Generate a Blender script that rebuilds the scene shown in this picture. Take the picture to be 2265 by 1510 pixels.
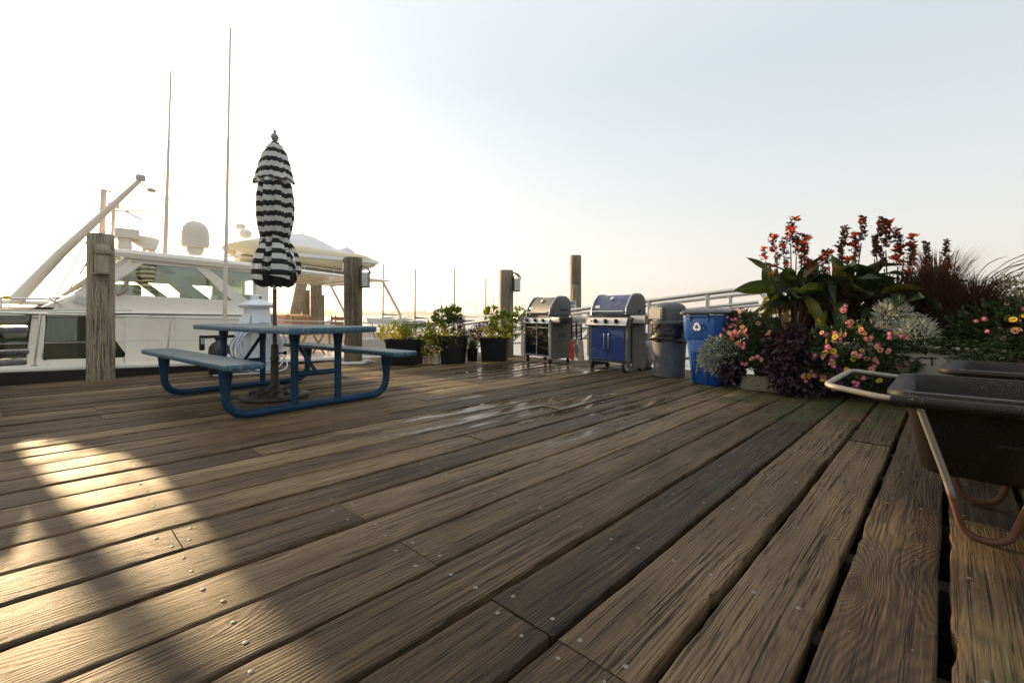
import bpy, bmesh, math, random
from mathutils import Vector, Matrix, noise
R = math.radians
random.seed(7)
scene = bpy.context.scene
for o in list(bpy.data.objects):
    bpy.data.objects.remove(o)
col = scene.collection

# ------------------------------------------------------------------ camera, light, exposure
# world frame: X runs along the deck planks, Y across them towards the moored yacht, deck top z = 0
cam_d = bpy.data.cameras.new('camera')
cam = bpy.data.objects.new('camera', cam_d)
col.objects.link(cam)
cam_d.sensor_width = 36.0
cam_d.lens = 16.0
cam_d.shift_y = -0.0258
cam_d.clip_start = 0.02
cam_d.clip_end = 30000
cam.location = (0, 0, 0.9)
cam.rotation_euler = (R(90), 0, R(43.8 - 90))
scene.camera = cam

SUN_EL = R(11.6)
SUN_DIR = Vector((-0.004 * math.cos(SUN_EL), math.cos(SUN_EL), math.sin(SUN_EL))).normalized()
world = bpy.data.worlds.new('World')
scene.world = world
world.use_nodes = True
wn = world.node_tree
wn.nodes.clear()
sky = wn.nodes.new('ShaderNodeTexSky')
sky.sky_type = 'NISHITA'
sky.sun_disc = False
sky.sun_elevation = SUN_EL
sky.sun_rotation = math.atan2(SUN_DIR.x, SUN_DIR.y)
sky.altitude = 0
sky.air_density = 1.0
sky.dust_density = 2.5
sky.ozone_density = 1.2
bg = wn.nodes.new('ShaderNodeBackground')
bg.inputs['Strength'].default_value = 0.12
wo = wn.nodes.new('ShaderNodeOutputWorld')
# thin morning haze: the sky is paler and less saturated, most of all near the horizon, all the way round
hsv = wn.nodes.new('ShaderNodeHueSaturation'); hsv.inputs['Saturation'].default_value = 0.7; hsv.inputs['Value'].default_value = 0.38
wn.links.new(sky.outputs[0], hsv.inputs['Color'])
tcw = wn.nodes.new('ShaderNodeTexCoord'); sepw = wn.nodes.new('ShaderNodeSeparateXYZ')
wn.links.new(tcw.outputs['Generated'], sepw.inputs[0])
rampw = wn.nodes.new('ShaderNodeValToRGB')
for e_, (p_, c_) in zip([rampw.color_ramp.elements[0], rampw.color_ramp.elements[1], rampw.color_ramp.elements.new(.12), rampw.color_ramp.elements.new(.45)],
                        [(0.0, (.79, .725, .67)), (1.0, (.16, .20, .25)), (.12, (.72, .69, .66)), (.45, (.58, .635, .655))]):
    e_.position = p_; e_.color = (*c_, 1)
wn.links.new(sepw.outputs['Z'], rampw.inputs['Fac'])
scw = wn.nodes.new('ShaderNodeVectorMath'); scw.operation = 'SCALE'; scw.inputs['Scale'].default_value = 4.3
wn.links.new(rampw.outputs['Color'], scw.inputs[0])
addw = wn.nodes.new('ShaderNodeVectorMath'); addw.operation = 'ADD'
wn.links.new(hsv.outputs[0], addw.inputs[0]); wn.links.new(scw.outputs[0], addw.inputs[1])
wn.links.new(addw.outputs[0], bg.inputs['Color'])
wn.links.new(bg.outputs[0], wo.inputs['Surface'])

sun_d = bpy.data.lights.new('sun', 'SUN')
sun = bpy.data.objects.new('sun', sun_d)
col.objects.link(sun)
sun_d.energy = 4.8
sun_d.angle = R(0.8)
sun_d.color = (1.0, 0.70, 0.38)
sun.rotation_euler = (-SUN_DIR).to_track_quat('-Z', 'Y').to_euler()
sun.location = SUN_DIR * 60

scene.view_settings.view_transform = 'Standard'
scene.view_settings.look = 'None'
scene.view_settings.gamma = 1.0
scene.view_settings.exposure = 0.88
scene.render.engine = 'CYCLES'
scene.cycles.use_denoising = True
scene.cycles.max_bounces = 7
scene.cycles.diffuse_bounces = 3
scene.cycles.glossy_bounces = 3
scene.cycles.transmission_bounces = 4
scene.cycles.transparent_max_bounces = 12
scene.cycles.volume_bounces = 0
scene.cycles.sample_clamp_indirect = 6.0
scene.cycles.caustics_reflective = False
scene.cycles.caustics_refractive = False

# ------------------------------------------------------------------ mesh helpers
def V(*a):
    return Vector(a[0] if len(a) == 1 else a)

class MB:
    def __init__(s):
        s.v = []; s.f = []; s.attr = None
    def add(s, vs, fs):
        n = len(s.v)
        s.v += [tuple(v) for v in vs]
        s.f += [tuple(i + n for i in f) for f in fs]
        return s
    def box(s, x0, x1, y0, y1, z0, z1, M=None):
        vs = [V(x, y, z) for z in (z0, z1) for y in (y0, y1) for x in (x0, x1)]
        if M: vs = [M @ v for v in vs]
        return s.add(vs, [(0, 2, 3, 1), (4, 5, 7, 6), (0, 1, 5, 4), (2, 6, 7, 3), (0, 4, 6, 2), (1, 3, 7, 5)])
    def bar(s, p, q, w, h, up=(0, 0, 1), w2=None, h2=None):
        p = V(p); q = V(q); d = (q - p).normalized()
        up = V(up)
        if abs(d.dot(up)) > .99: up = V(1, 0, 0)
        sx = d.cross(up).normalized(); sy = sx.cross(d).normalized()
        w2 = w if w2 is None else w2; h2 = h if h2 is None else h2
        vs = [p + sx * a * w / 2 + sy * b * h / 2 for a, b in ((-1, -1), (1, -1), (1, 1), (-1, 1))]
        vs += [q + sx * a * w2 / 2 + sy * b * h2 / 2 for a, b in ((-1, -1), (1, -1), (1, 1), (-1, 1))]
        return s.add(vs, [(0, 3, 2, 1), (4, 5, 6, 7), (0, 1, 5, 4), (1, 2, 6, 5), (2, 3, 7, 6), (3, 0, 4, 7)])
    def tube(s, pts, r, n=8, closed=False, caps=True, flat=None):
        pts = [V(p) for p in pts]; m = len(pts)
        rs = r if isinstance(r, (list, tuple)) else [r] * m
        t0 = None; rings = []; nx = None
        for i in range(m):
            a = pts[(i - 1) % m] if (closed or i > 0) else pts[i]
            b = pts[(i + 1) % m] if (closed or i < m - 1) else pts[i]
            t = (b - a)
            t = t.normalized() if t.length > 1e-9 else V(0, 0, 1)
            if nx is None:
                ref = V(0, 0, 1) if abs(t.z) < .9 else V(1, 0, 0)
                nx = (ref - t * ref.dot(t)).normalized()
            else:
                nx = (nx - t * nx.dot(t))
                nx = nx.normalized() if nx.length > 1e-6 else V(1, 0, 0)
            ny = t.cross(nx)
            k1, k2 = (1, 1) if flat is None else flat
            rings.append([pts[i] + (nx * math.cos(2 * math.pi * j / n) * k1 + ny * math.sin(2 * math.pi * j / n) * k2) * rs[i] for j in range(n)])
        return s.loft(rings, loop=closed, caps=caps and not closed)
    def loft(s, rings, loop=False, caps=True, closed=True):
        n = len(rings[0]); m = len(rings)
        vs = [v for r in rings for v in r]; fs = []
        for i in range(m if loop else m - 1):
            a = i * n; b = ((i + 1) % m) * n
            for j in range(n if closed else n - 1):
                k = (j + 1) % n
                fs.append((a + j, a + k, b + k, b + j))
        if caps and not loop:
            fs.append(tuple(range(n))[::-1]); fs.append(tuple(range((m - 1) * n, m * n)))
        return s.add(vs, fs)
    def lathe(s, prof, n=24, c=(0, 0, 0), M=None, sq=None):
        rings = []
        for r, z in prof:
            ring = []
            for j in range(n):
                a = 2 * math.pi * j / n
                x, y = r * math.cos(a), r * math.sin(a)
                if sq:
                    k = 1 / max(abs(math.cos(a)), abs(math.sin(a)))
                    k = 1 + (k - 1) * sq; x *= k; y *= k
                p = V(x, y, z)
                if M: p = M @ p
                ring.append(p + V(c))
            rings.append(ring)
        return s.loft(rings)
    def prism(s, poly, d, caps=True):
        d = V(d); n = len(poly)
        a = [V(p) for p in poly]; b = [p + d for p in a]
        return s.loft([a, b], caps=caps)
    def ell(s, c, rx, ry, rz, n=16, m=8, M=None):
        c = V(c); rings = []
        for i in range(m + 1):
            t = math.pi * i / m; st = max(math.sin(t), .01)
            ring = [V(rx * st * math.cos(2 * math.pi * j / n), ry * st * math.sin(2 * math.pi * j / n), rz * math.cos(t)) for j in range(n)]
            rings.append([(M @ p if M else p) + c for p in ring])
        return s.loft(rings)
    def build(s, name, mat, parent=None, smooth=35, bevel=0, fix=True, world=True, seg=2):
        me = bpy.data.meshes.new(name)
        off = V(parent.location) if (parent is not None and world) else V(0, 0, 0)
        if parent is not None and world and parent.parent is not None: off = off + V(parent.parent.location)
        if off.length > 0:
            vs = [(x - off.x, y - off.y, z - off.z) for x, y, z in s.v]
        else: vs = s.v
        me.from_pydata(vs, [], s.f)
        if fix:
            bm = bmesh.new(); bm.from_mesh(me)
            bmesh.ops.recalc_face_normals(bm, faces=bm.faces[:])
            bm.to_mesh(me); bm.free()
        if smooth is not None:
            me.shade_smooth()
            if smooth < 180: me.set_sharp_from_angle(angle=R(smooth))
        o = bpy.data.objects.new(name, me); col.objects.link(o)
        for m in (mat if isinstance(mat, (list, tuple)) else [mat]): me.materials.append(m)
        if parent is not None: o.parent = parent
        if bevel:
            b = o.modifiers.new('bevel', 'BEVEL'); b.width = bevel; b.segments = seg
            b.limit_method = 'ANGLE'; b.angle_limit = R(40)
        return o

def tag(o, label=None, cat=None, group=None, kind=None):
    if label: o['label'] = label
    if cat: o['category'] = cat
    if group: o['group'] = group
    if kind: o['kind'] = kind
    return o
def thing(name, label, cat, loc=(0, 0, 0), rz=0, group=None, kind=None):
    o = bpy.data.objects.new(name, None); col.objects.link(o)
    o.empty_display_size = .1
    o.location = loc; o.rotation_euler = (0, 0, rz)
    return tag(o, label, cat, group, kind)
def copy_tree(o, parent=None):
    c = o.copy(); col.objects.link(c); c.parent = parent
    for ch in list(o.children): copy_tree(ch, c)
    return c
def arc(c, r, a0, a1, n, ax=(1, 0, 0), ay=(0, 0, 1)):
    c = V(c); ax = V(ax); ay = V(ay)
    return [c + ax * r * math.cos(a0 + (a1 - a0) * i / n) + ay * r * math.sin(a0 + (a1 - a0) * i / n) for i in range(n + 1)]
def smooth_path(pts, k=6, closed=False):
    pts = [V(p) for p in pts]; n = len(pts); out = []
    rng = n if closed else n - 1
    for i in range(rng):
        if closed: p0, p1, p2, p3 = (pts[(i + j) % n] for j in (-1, 0, 1, 2))
        else:
            p0 = pts[max(i - 1, 0)]; p1 = pts[i]; p2 = pts[i + 1]; p3 = pts[min(i + 2, n - 1)]
        for t in range(k):
            u = t / k
            out.append(.5 * ((2 * p1) + (p2 - p0) * u + (2 * p0 - 5 * p1 + 4 * p2 - p3) * u * u + (3 * p1 - p0 - 3 * p2 + p3) * u ** 3))
    if not closed: out.append(pts[-1])
    return out
def fillet(pts, r, n=5):
    pts = [V(p) for p in pts]; out = [pts[0]]
    for i in range(1, len(pts) - 1):
        a, b, c = pts[i - 1], pts[i], pts[i + 1]
        d1 = (a - b); d2 = (c - b); k = min(r, d1.length * .49, d2.length * .49)
        p = b + d1.normalized() * k; q = b + d2.normalized() * k
        for j in range(n + 1):
            t = j / n
            out.append(p * (1 - t) ** 2 + b * 2 * t * (1 - t) + q * t * t)
    out.append(pts[-1]); return out

# ------------------------------------------------------------------ materials
class NT:
    def __init__(s, name):
        s.m = bpy.data.materials.new(name); s.m.use_nodes = True
        s.t = s.m.node_tree; s.t.nodes.clear()
        s.out = s.t.nodes.new('ShaderNodeOutputMaterial')
    def n(s, typ, **kw):
        nd = s.t.nodes.new('ShaderNode' + typ)
        for k, v in kw.items():
            if k in nd.inputs.keys() if isinstance(k, str) else False: s.set(nd, k, v)
            else: setattr(nd, k, v)
        return nd
    def set(s, nd, key, v):
        if isinstance(v, bpy.types.NodeSocket): s.t.links.new(v, nd.inputs[key])
        else: nd.inputs[key].default_value = v
    def math(s, op, a, b=0.0, c=None, clamp=False):
        nd = s.t.nodes.new('ShaderNodeMath'); nd.operation = op; nd.use_clamp = clamp
        s.set(nd, 0, a); s.set(nd, 1, b)
        if c is not None: s.set(nd, 2, c)
        return nd.outputs[0]
    def noise(s, vec, scale, detail=3, rough=.55, dist=0):
        nd = s.t.nodes.new('ShaderNodeTexNoise')
        s.set(nd, 'Vector', vec); s.set(nd, 'Scale', scale); s.set(nd, 'Detail', detail); s.set(nd, 'Roughness', rough); s.set(nd, 'Distortion', dist)
        return nd.outputs['Fac']
    def ramp(s, fac, stops, interp='LINEAR'):
        nd = s.t.nodes.new('ShaderNodeValToRGB'); cr = nd.color_ramp; cr.interpolation = interp
        while len(cr.elements) < len(stops): cr.elements.new(.5)
        for e, (p, c) in zip(cr.elements, stops):
            e.position = p
            e.color = (c, c, c, 1) if isinstance(c, (int, float)) else (*c, 1)
        s.set(nd, 'Fac', fac); return nd.outputs['Color']
    def mix(s, fac, a, b, mode='MIX'):
        nd = s.t.nodes.new('ShaderNodeMix'); nd.data_type = 'RGBA'; nd.blend_type = mode
        s.set(nd, 0, fac)
        for k, v in ((6, a), (7, b)):
            if isinstance(v, tuple): v = (*v, 1) if len(v) == 3 else v
            s.set(nd, k, v)
        return nd.outputs[2]
    def mapping(s, vec, scale=(1, 1, 1), loc=(0, 0, 0)):
        nd = s.t.nodes.new('ShaderNodeMapping'); s.set(nd, 'Vector', vec)
        nd.inputs['Scale'].default_value = scale
        s.set(nd, 'Location', loc); return nd.outputs[0]
    def obj(s): return s.t.nodes.new('ShaderNodeTexCoord').outputs['Object']
    def pos(s): return s.t.nodes.new('ShaderNodeNewGeometry').outputs['Position']
    def bump(s, h, strength=.5, dist=.002, normal=None):
        nd = s.t.nodes.new('ShaderNodeBump'); s.set(nd, 'Height', h); s.set(nd, 'Strength', strength); s.set(nd, 'Distance', dist)
        if normal is not None: s.set(nd, 'Normal', normal)
        return nd.outputs[0]
    def bsdf(s, color, rough=.5, metal=0.0, normal=None, spec=.5, **kw):
        nd = s.t.nodes.new('ShaderNodeBsdfPrincipled')
        if isinstance(color, tuple): color = (*color, 1) if len(color) == 3 else color
        s.set(nd, 'Base Color', color); s.set(nd, 'Roughness', rough); s.set(nd, 'Metallic', metal); s.set(nd, 'Specular IOR Level', spec)
        if normal is not None: s.set(nd, 'Normal', normal)
        for k, v in kw.items(): s.set(nd, k.replace('_', ' '), v)
        return nd.outputs[0]
    def done(s, sh):
        s.t.links.new(sh, s.out.inputs['Surface']); return s.m

def mat(name, base, rough=.5, metal=0, var=.15, scale=5, bump=0, bscale=90, stretch=(1, 1, 1), spec=.5, rvar=.12, dirt=None, dirt_amt=.35, **kw):
    T = NT(name); p = T.mapping(T.obj(), stretch)
    n1 = T.noise(p, scale, 5, .6)
    lo = tuple(c * (1 - var) for c in base); hi = tuple(min(1, c * (1 + var)) for c in base)
    c = T.mix(T.ramp(n1, [(.3, 0.0), (.7, 1.0)]), lo, hi)
    if dirt:
        n2 = T.noise(T.mapping(T.obj(), stretch, (3.1, 1.7, 5.2)), scale * 1.7, 6, .65)
        c = T.mix(T.math('MULTIPLY', T.ramp(n2, [(.48, 0.0), (.72, 1.0)]), dirt_amt), c, dirt)
    r = T.math('ADD', rough - rvar / 2, T.math('MULTIPLY', T.noise(p, scale * 2.3, 4), rvar))
    nb = None
    if bump: nb = T.bump(T.noise(p, bscale, 4, .6), 1.0, bump)
    return T.done(T.bsdf(c, r, metal, nb, spec, **kw))

def deck_wood(name, dark, mid, light, knots=True, wet=True, axis=0):
    T = NT(name)
    oc = T.obj()
    info = T.t.nodes.new('ShaderNodeObjectInfo'); rnd = info.outputs['Random']
    comb = T.t.nodes.new('ShaderNodeCombineXYZ')
    T.set(comb, 0, T.math('MULTIPLY', rnd, 53.0)); T.set(comb, 1, T.math('MULTIPLY', rnd, 3.0)); T.set(comb, 2, T.math('MULTIPLY', rnd, 71.0))
    add = T.t.nodes.new('ShaderNodeVectorMath'); add.operation = 'ADD'
    T.set(add, 0, oc); T.set(add, 1, comb.outputs[0])
    p = add.outputs[0]
    sep = T.t.nodes.new('ShaderNodeSeparateXYZ'); T.set(sep, 0, oc)
    y = sep.outputs['XYZ'.index('YXZ'[axis]) if False else (1 if axis == 0 else 0)]
    ls = (.8, 3.2, 1) if axis == 0 else (3.2, 3.2, .8)
    low = T.noise(T.mapping(p, ls), 1.6, 2, .5)
    field = T.math('ADD', T.math('MULTIPLY', y, 62.0), T.math('MULTIPLY', low, 14.0))
    kd = None
    if knots:
        vo = T.t.nodes.new('ShaderNodeTexVoronoi'); vo.feature = 'F1'
        T.set(vo, 'Vector', T.mapping(p, (1.15, 3.4, .01))); T.set(vo, 'Scale', 1.0)
        kd = vo.outputs['Distance']
        kq = T.math('MULTIPLY', kd, 6.5)
        kn = T.math('DIVIDE', 1.0, T.math('ADD', 1.0, T.math('MULTIPLY', kq, kq)))
        field = T.math('ADD', field, T.math('MULTIPLY', kn, 12.0))
    field = T.math('ADD', field, T.math('MULTIPLY', T.noise(T.mapping(p, (5, 22, 5)), 1.0, 3), .55))
    ring = T.math('MULTIPLY_ADD', T.math('SINE', T.math('MULTIPLY', field, 6.283)), .5, .5)
    st = (4.5, 210, 210) if axis == 0 else (150, 150, 3.0)
    streak0 = T.noise(T.mapping(p, st), 1.0, 4, .62)
    st3 = (1.2, 46, 46) if axis == 0 else (42, 42, 2.2)
    streak = T.math('ADD', T.math('MULTIPLY', streak0, .6), T.math('MULTIPLY', T.noise(T.mapping(p, st3, (7, 3, 1)), 1.0, 5, .65), .4))
    st2 = (.55, 34, 34) if axis == 0 else (30, 30, .8)
    crn = T.noise(T.mapping(p, st2), 1.0, 4, .55)
    crack = T.ramp(crn, [(.486, 0.0), (.497, 1.0), (.503, 1.0), (.514, 0.0)])
    patch = T.ramp(T.noise(T.mapping(p, (1.1, 5, 5) if axis == 0 else (5, 5, 1.1)), 1.0, 2), [(.36, 0.0), (.46, 1.0)])
    crack = T.math('MULTIPLY', crack, patch)
    big = T.noise(T.mapping(p, (.55, 2.4, 1) if axis == 0 else (2.4, 2.4, .55)), 1.3, 4, .6)
    tone = T.math('ADD', T.math('MULTIPLY', T.math('SUBTRACT', big, .5), 1.5), T.math('MULTIPLY_ADD', T.math('SUBTRACT', rnd, .5), .9, .5), clamp=True)
    c = T.ramp(tone, [(.05, dark), (.5, mid), (.95, light)])
    rn2 = T.math('FRACT', T.math('MULTIPLY', rnd, 7.31))
    ramt = T.math('MULTIPLY_ADD', rn2, .50, .28)
    ring = T.math('MULTIPLY', ring, T.math('MULTIPLY_ADD', T.noise(T.mapping(p, (1.5, 6, 6)), 1.0, 2), 1.4, .2), clamp=True)
    c = T.mix(T.math('MULTIPLY', T.math('POWER', ring, 1.4), ramt), c, tuple(k * .30 for k in mid))
    c = T.mix(T.ramp(streak, [(.34, .7), (.49, 0.0)]), c, tuple(k * .3 for k in dark))
    c = T.mix(T.ramp(streak, [(.52, 0.0), (.68, .5)]), c, tuple(min(1, k * 1.3) for k in light))
    c = T.mix(T.math('MULTIPLY', crack, .9), c, (.008, .006, .004))
    if kd is not None:
        c = T.mix(T.ramp(kd, [(.02, .85), (.075, .5), (.11, 0.0)]), c, (.028, .016, .008))
    h = T.math('SUBTRACT', T.math('ADD', T.math('MULTIPLY', streak, .9), T.math('MULTIPLY', ring, T.math('MULTIPLY', ramt, .5))), T.math('MULTIPLY', crack, 1.6))
    rough = T.math('MULTIPLY_ADD', streak, .3, .46)
    if wet:
        wp = T.pos()
        moss_n = T.noise(T.mapping(wp, (.6, 1.1, 1)), 1.5, 4, .6)
        sp = T.t.nodes.new('ShaderNodeSeparateXYZ'); T.set(sp, 0, wp)
        def blob(cx, cy, rx, ry):
            dx = T.math('DIVIDE', T.math('SUBTRACT', sp.outputs[0], cx), rx); dy = T.math('DIVIDE', T.math('SUBTRACT', sp.outputs[1], cy), ry)
            d = T.math('SQRT', T.math('ADD', T.math('MULTIPLY', dx, dx), T.math('MULTIPLY', dy, dy)))
            return T.math('SUBTRACT', 1.0, d, clamp=True)
        reg = T.math('MAXIMUM', T.math('MAXIMUM', blob(3.5, 2.9, 1.9, 1.3), blob(5.5, 5.3, 1.7, 1.3)), T.math('MULTIPLY', blob(5.9, 4.2, 1.0, .9), .8))
        wn_ = T.noise(T.mapping(p, (.75, 9.0, 1)), 1.0, 3, .5)
        wn2 = T.math('ADD', wn_, T.math('MULTIPLY_ADD', T.math('SUBTRACT', rnd, .5), .30, 0.0))
        reg2 = T.math('MULTIPLY', reg, 5.0, clamp=True)
        wet_m = T.math('MULTIPLY', reg2, T.ramp(T.math('ADD', wn2, T.math('MULTIPLY', reg, .36)), [(.69, 0.0), (.73, 1.0)]))
        damp = T.math('MULTIPLY', reg2, T.ramp(T.math('ADD', wn2, T.math('MULTIPLY', reg, .5)), [(.60, 0.0), (.80, 1.0)]))
        mreg = T.math('MAXIMUM', blob(5.3, .9, 1.5, 1.3), blob(6.1, 2.0, 1.2, 1.0))
        moss = T.ramp(T.math('ADD', moss_n, T.math('MULTIPLY', mreg, .42)), [(.62, 0.0), (.8, .8)])
        c = T.mix(moss, c, (.045, .055, .012))
        c = T.mix(T.math('MULTIPLY', damp, .55), c, tuple(k * .35 for k in dark))
        rough = T.math('SUBTRACT', rough, T.math('MULTIPLY', damp, .22))
        rough = T.math('MAXIMUM', .06, T.math('SUBTRACT', rough, T.math('MULTIPLY', wet_m, .5)))
        h = T.math('MULTIPLY', h, T.math('MULTIPLY_ADD', wet_m, -.93, 1.0))
    nb = T.bump(h, 1.0, .0058)
    return T.done(T.bsdf(c, rough, 0, nb, .32))

MAT = {}
MAT['deck'] = deck_wood('weathered deck wood', (.038, .0200, .0065), (.122, .074, .028), (.30, .212, .100))
MAT['deck_brown'] = deck_wood('dark damp brown deck wood', (.026, .0140, .0050), (.078, .046, .018), (.185, .125, .058))  # browner damp boards; shade from planter and carts is also in the colour
MAT['pile'] = deck_wood('weathered pile wood', (.09, .072, .042), (.23, .19, .115), (.38, .33, .22), knots=False, wet=False, axis=2)
MAT['joist'] = mat('dark joist wood', (.035, .026, .018), .9, var=.4, scale=8)
MAT['nail'] = mat('galvanised nail', (.22, .20, .165), .55, .5, var=.5, scale=3)
MAT['block'] = deck_wood('mossy timber', (.06, .05, .03), (.17, .145, .09), (.28, .24, .15), knots=False, wet=False)
MAT['white'] = mat('white gelcoat', (.86, .81, .71), .28, var=.04, scale=1.2, spec=.5)
MAT['cream'] = mat('cream gelcoat', (.70, .64, .53), .38, var=.05, scale=2)
MAT['hullblack'] = mat('dark hull paint', (.012, .011, .012), .45, var=.2, scale=3)
MAT['steel'] = mat('stainless steel', (.62, .60, .56), .22, 1.0, var=.06, scale=12)
MAT['alu'] = mat('brushed aluminium', (.56, .54, .50), .42, .9, var=.12, scale=14, stretch=(1, 6, 1))
MAT['black'] = mat('black plastic', (.012, .012, .013), .52, var=.25, scale=9, bump=.0006, bscale=300, spec=.2)
MAT['rubber'] = mat('black rubber', (.016, .015, .015), .8, var=.25, scale=14)

# ------------------------------------------------------------------ water, far shore
WATER_Z = -1.6
def water_mat():
    T = NT('harbour water'); p = T.pos()
    n1 = T.noise(T.mapping(p, (.35, .35, .35)), 1.0, 3, .5, .4)
    n2 = T.noise(T.mapping(p, (1.6, 1.6, 1.6)), 1.0, 2, .5)
    h = T.math('ADD', n1, T.math('MULTIPLY', n2, .35))
    return T.done(T.bsdf((.035, .055, .06), .12, 0, T.bump(h, .55, .35), .5))
MAT['water'] = water_mat()
b = MB(); n = 48
ring = [(9000 * math.cos(2 * math.pi * i / n), 9000 * math.sin(2 * math.pi * i / n), WATER_Z) for i in range(n)]
b.add([(0, 0, WATER_Z)] + ring, [(0, i + 1, (i + 1) % n + 1) for i in range(n)])
tag(b.build('water', MAT['water'], smooth=None), 'calm pale harbour water around the dock', None, kind='structure')

def leaf_mat(name, c1, c2, trans=.35, rough=.5, scale=9):
    T = NT(name)
    g = T.t.nodes.new('ShaderNodeNewGeometry')
    n1 = T.noise(T.obj(), scale, 3)
    f = T.math('ADD', T.math('MULTIPLY', g.outputs['Random Per Island'], .65), T.math('MULTIPLY_ADD', n1, .9, -.28), clamp=True)
    c = T.mix(f, c1, c2)
    sh = T.bsdf(c, rough, 0, None, .35)
    tr = T.t.nodes.new('ShaderNodeBsdfTranslucent'); T.set(tr, 'Color', T.mix(1.0, c, (1.0, .95, .45), 'MULTIPLY'))
    mx = T.t.nodes.new('ShaderNodeMixShader'); T.set(mx, 0, trans); T.set(mx, 1, sh); T.set(mx, 2, tr.outputs[0])
    return T.done(mx.outputs[0])

MAT['shore'] = mat('far shore ground', (.10, .10, .07), .9, var=.3, scale=.01)
MAT['wood_far'] = leaf_mat('far woodland', (.035, .05, .025), (.07, .09, .04), 0.1, .8, .02)
def cam_pt(px_, dist):           # a bearing (as a fraction of the field of view) to a point on the water
    d = Vector((math.cos(R(43.8)), math.sin(R(43.8)), 0)); r = Vector((d.y, -d.x, 0))
    q = d + r * px_
    return q.normalized() * dist
# low headlands: irregular land strips with a ragged wood on them
rs = random.Random(3)
def headland(name, t0, t1, dist, hmax, label):
    b = MB(); n = 60; rows = []
    for i in range(n + 1):
        u = i / n; t = t0 + (t1 - t0) * u
        e = math.sin(math.pi * min(1, max(0, u))) ** .45
        h = hmax * .28 * e * (.7 + .5 * noise.noise((u * 9, dist * .01, 0)))
        p = cam_pt(t, dist); q = cam_pt(t, dist + 500)
        rows.append([V(p.x, p.y, WATER_Z - .5), V(p.x, p.y, WATER_Z + .6 + h * .3), V((p.x + q.x) / 2, (p.y + q.y) / 2, WATER_Z + .8 + h), V(q.x, q.y, WATER_Z - .5)])
    b.loft(rows, caps=False, closed=False)
    o = tag(b.build(name, MAT['shore'], smooth=180), label, None, kind='structure')
    # the wood: thousands of leaf-clump faces stacked in uneven crowns
    b = MB()
    for k in range(230):
        u = rs.random(); e = math.sin(math.pi * u) ** .4
        t = t0 + (t1 - t0) * u; p = cam_pt(t, dist + rs.uniform(20, 260))
        hh = hmax * e * (.45 + .75 * abs(noise.noise((u * 14, 3.3, dist * .1)))) * rs.uniform(.75, 1.15)
        w = rs.uniform(.35, .7) * hmax
        for j in range(26):
            a = rs.random() * 6.283; rr = rs.random() ** .5 * w; zz = WATER_Z + hh * (rs.random() ** .7)
            c = V(p.x + rr * math.cos(a), p.y + rr * math.sin(a), zz); s = rs.uniform(.10, .22) * hmax
            ax = V(rs.gauss(0, 1), rs.gauss(0, 1), rs.gauss(0, 1)).normalized(); ay = ax.orthogonal().normalized()
            b.add([c - ax * s, c + ay * s * .8, c + ax * s, c - ay * s * .8], [(0, 1, 2, 3)])
    tag(b.build('far_wood', MAT['wood_far'], smooth=None, fix=False), 'hazy far-off wood on ' + label, None, kind='stuff')
headland('far_shore', -.56, -.13, 1500, 26, 'the long low headland behind the yacht')
headland('far_shore', -.20, .16, 2300, 15, 'the faint low shore behind the sailboats')
headland('far_shore', -.95, -.55, 1900, 18, 'the faint shore beyond the bow of the yacht')

# ------------------------------------------------------------------ deck
DX0, DX1, DY0, DY1 = -3.9, 7.42, -2.9, 8.66
PITCH = .2635
deck = thing('deck', 'weathered brown plank dock deck with dark gaps and nail heads', None, (0, 0, 0), kind='structure')
rd = random.Random(11)
joists = [1.0 + .61 * k for k in range(-8, 11)]
rows = []
yk = -11
while True:
    y0 = .008 + PITCH * yk; y1 = y0 + PITCH
    if y0 > DY1 - .1: break
    rows.append((yk, y0, min(y1, DY1))); yk += 1
nails = []
def plank(x0, x1, y0, y1, zt, m='deck'):
    gap = rd.uniform(.016, .030); y0 += gap / 2; y1 -= gap / 2
    L = x1 - x0; n = max(4, int(L / .05)); w = y1 - y0; rings = []
    sd = rd.random() * 100; cup = rd.uniform(-.003, .0015); bow = rd.uniform(-.003, .003)
    for i in range(n + 1):
        x = x0 + L * i / n
        e0 = noise.noise((x * 1.7, sd, 0)) * .006 + noise.noise((x * 9, sd, 3)) * .0045 + max(0, noise.noise((x * 5, sd, 53)) - .35) * .03
        e1 = noise.noise((x * 1.7, sd, 9)) * .006 + noise.noise((x * 9, sd, 13)) * .0045 - max(0, noise.noise((x * 5, sd, 63)) - .35) * .03
        zj = zt + bow * math.sin(math.pi * i / n) + noise.noise((x * .8, sd, 21)) * .002
        ch = .006 + .004 * abs(noise.noise((x * 4, sd, 31)))
        a, c = y0 + e0, y1 + e1
        prof = [(a + .002, zj - .055), (a, zj - ch), (a + ch * .5, zj - ch * .25), (a + ch * 1.6, zj), (a + w * .5, zj + cup),
                (c - ch * 1.6, zj), (c - ch * .5, zj - ch * .25), (c, zj - ch), (c - .002, zj - .055)]
        rings.append([V(x, yy, zz) for yy, zz in prof])
    cx, cy = (x0 + x1) / 2, (y0 + y1) / 2
    b = MB(); b.loft([[p - V(cx, cy, 0) for p in r] for r in rings])
    o = b.build('plank', MAT[m], deck, smooth=50, world=False); o.location = (cx, cy, 0)
    return y0, y1
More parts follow.
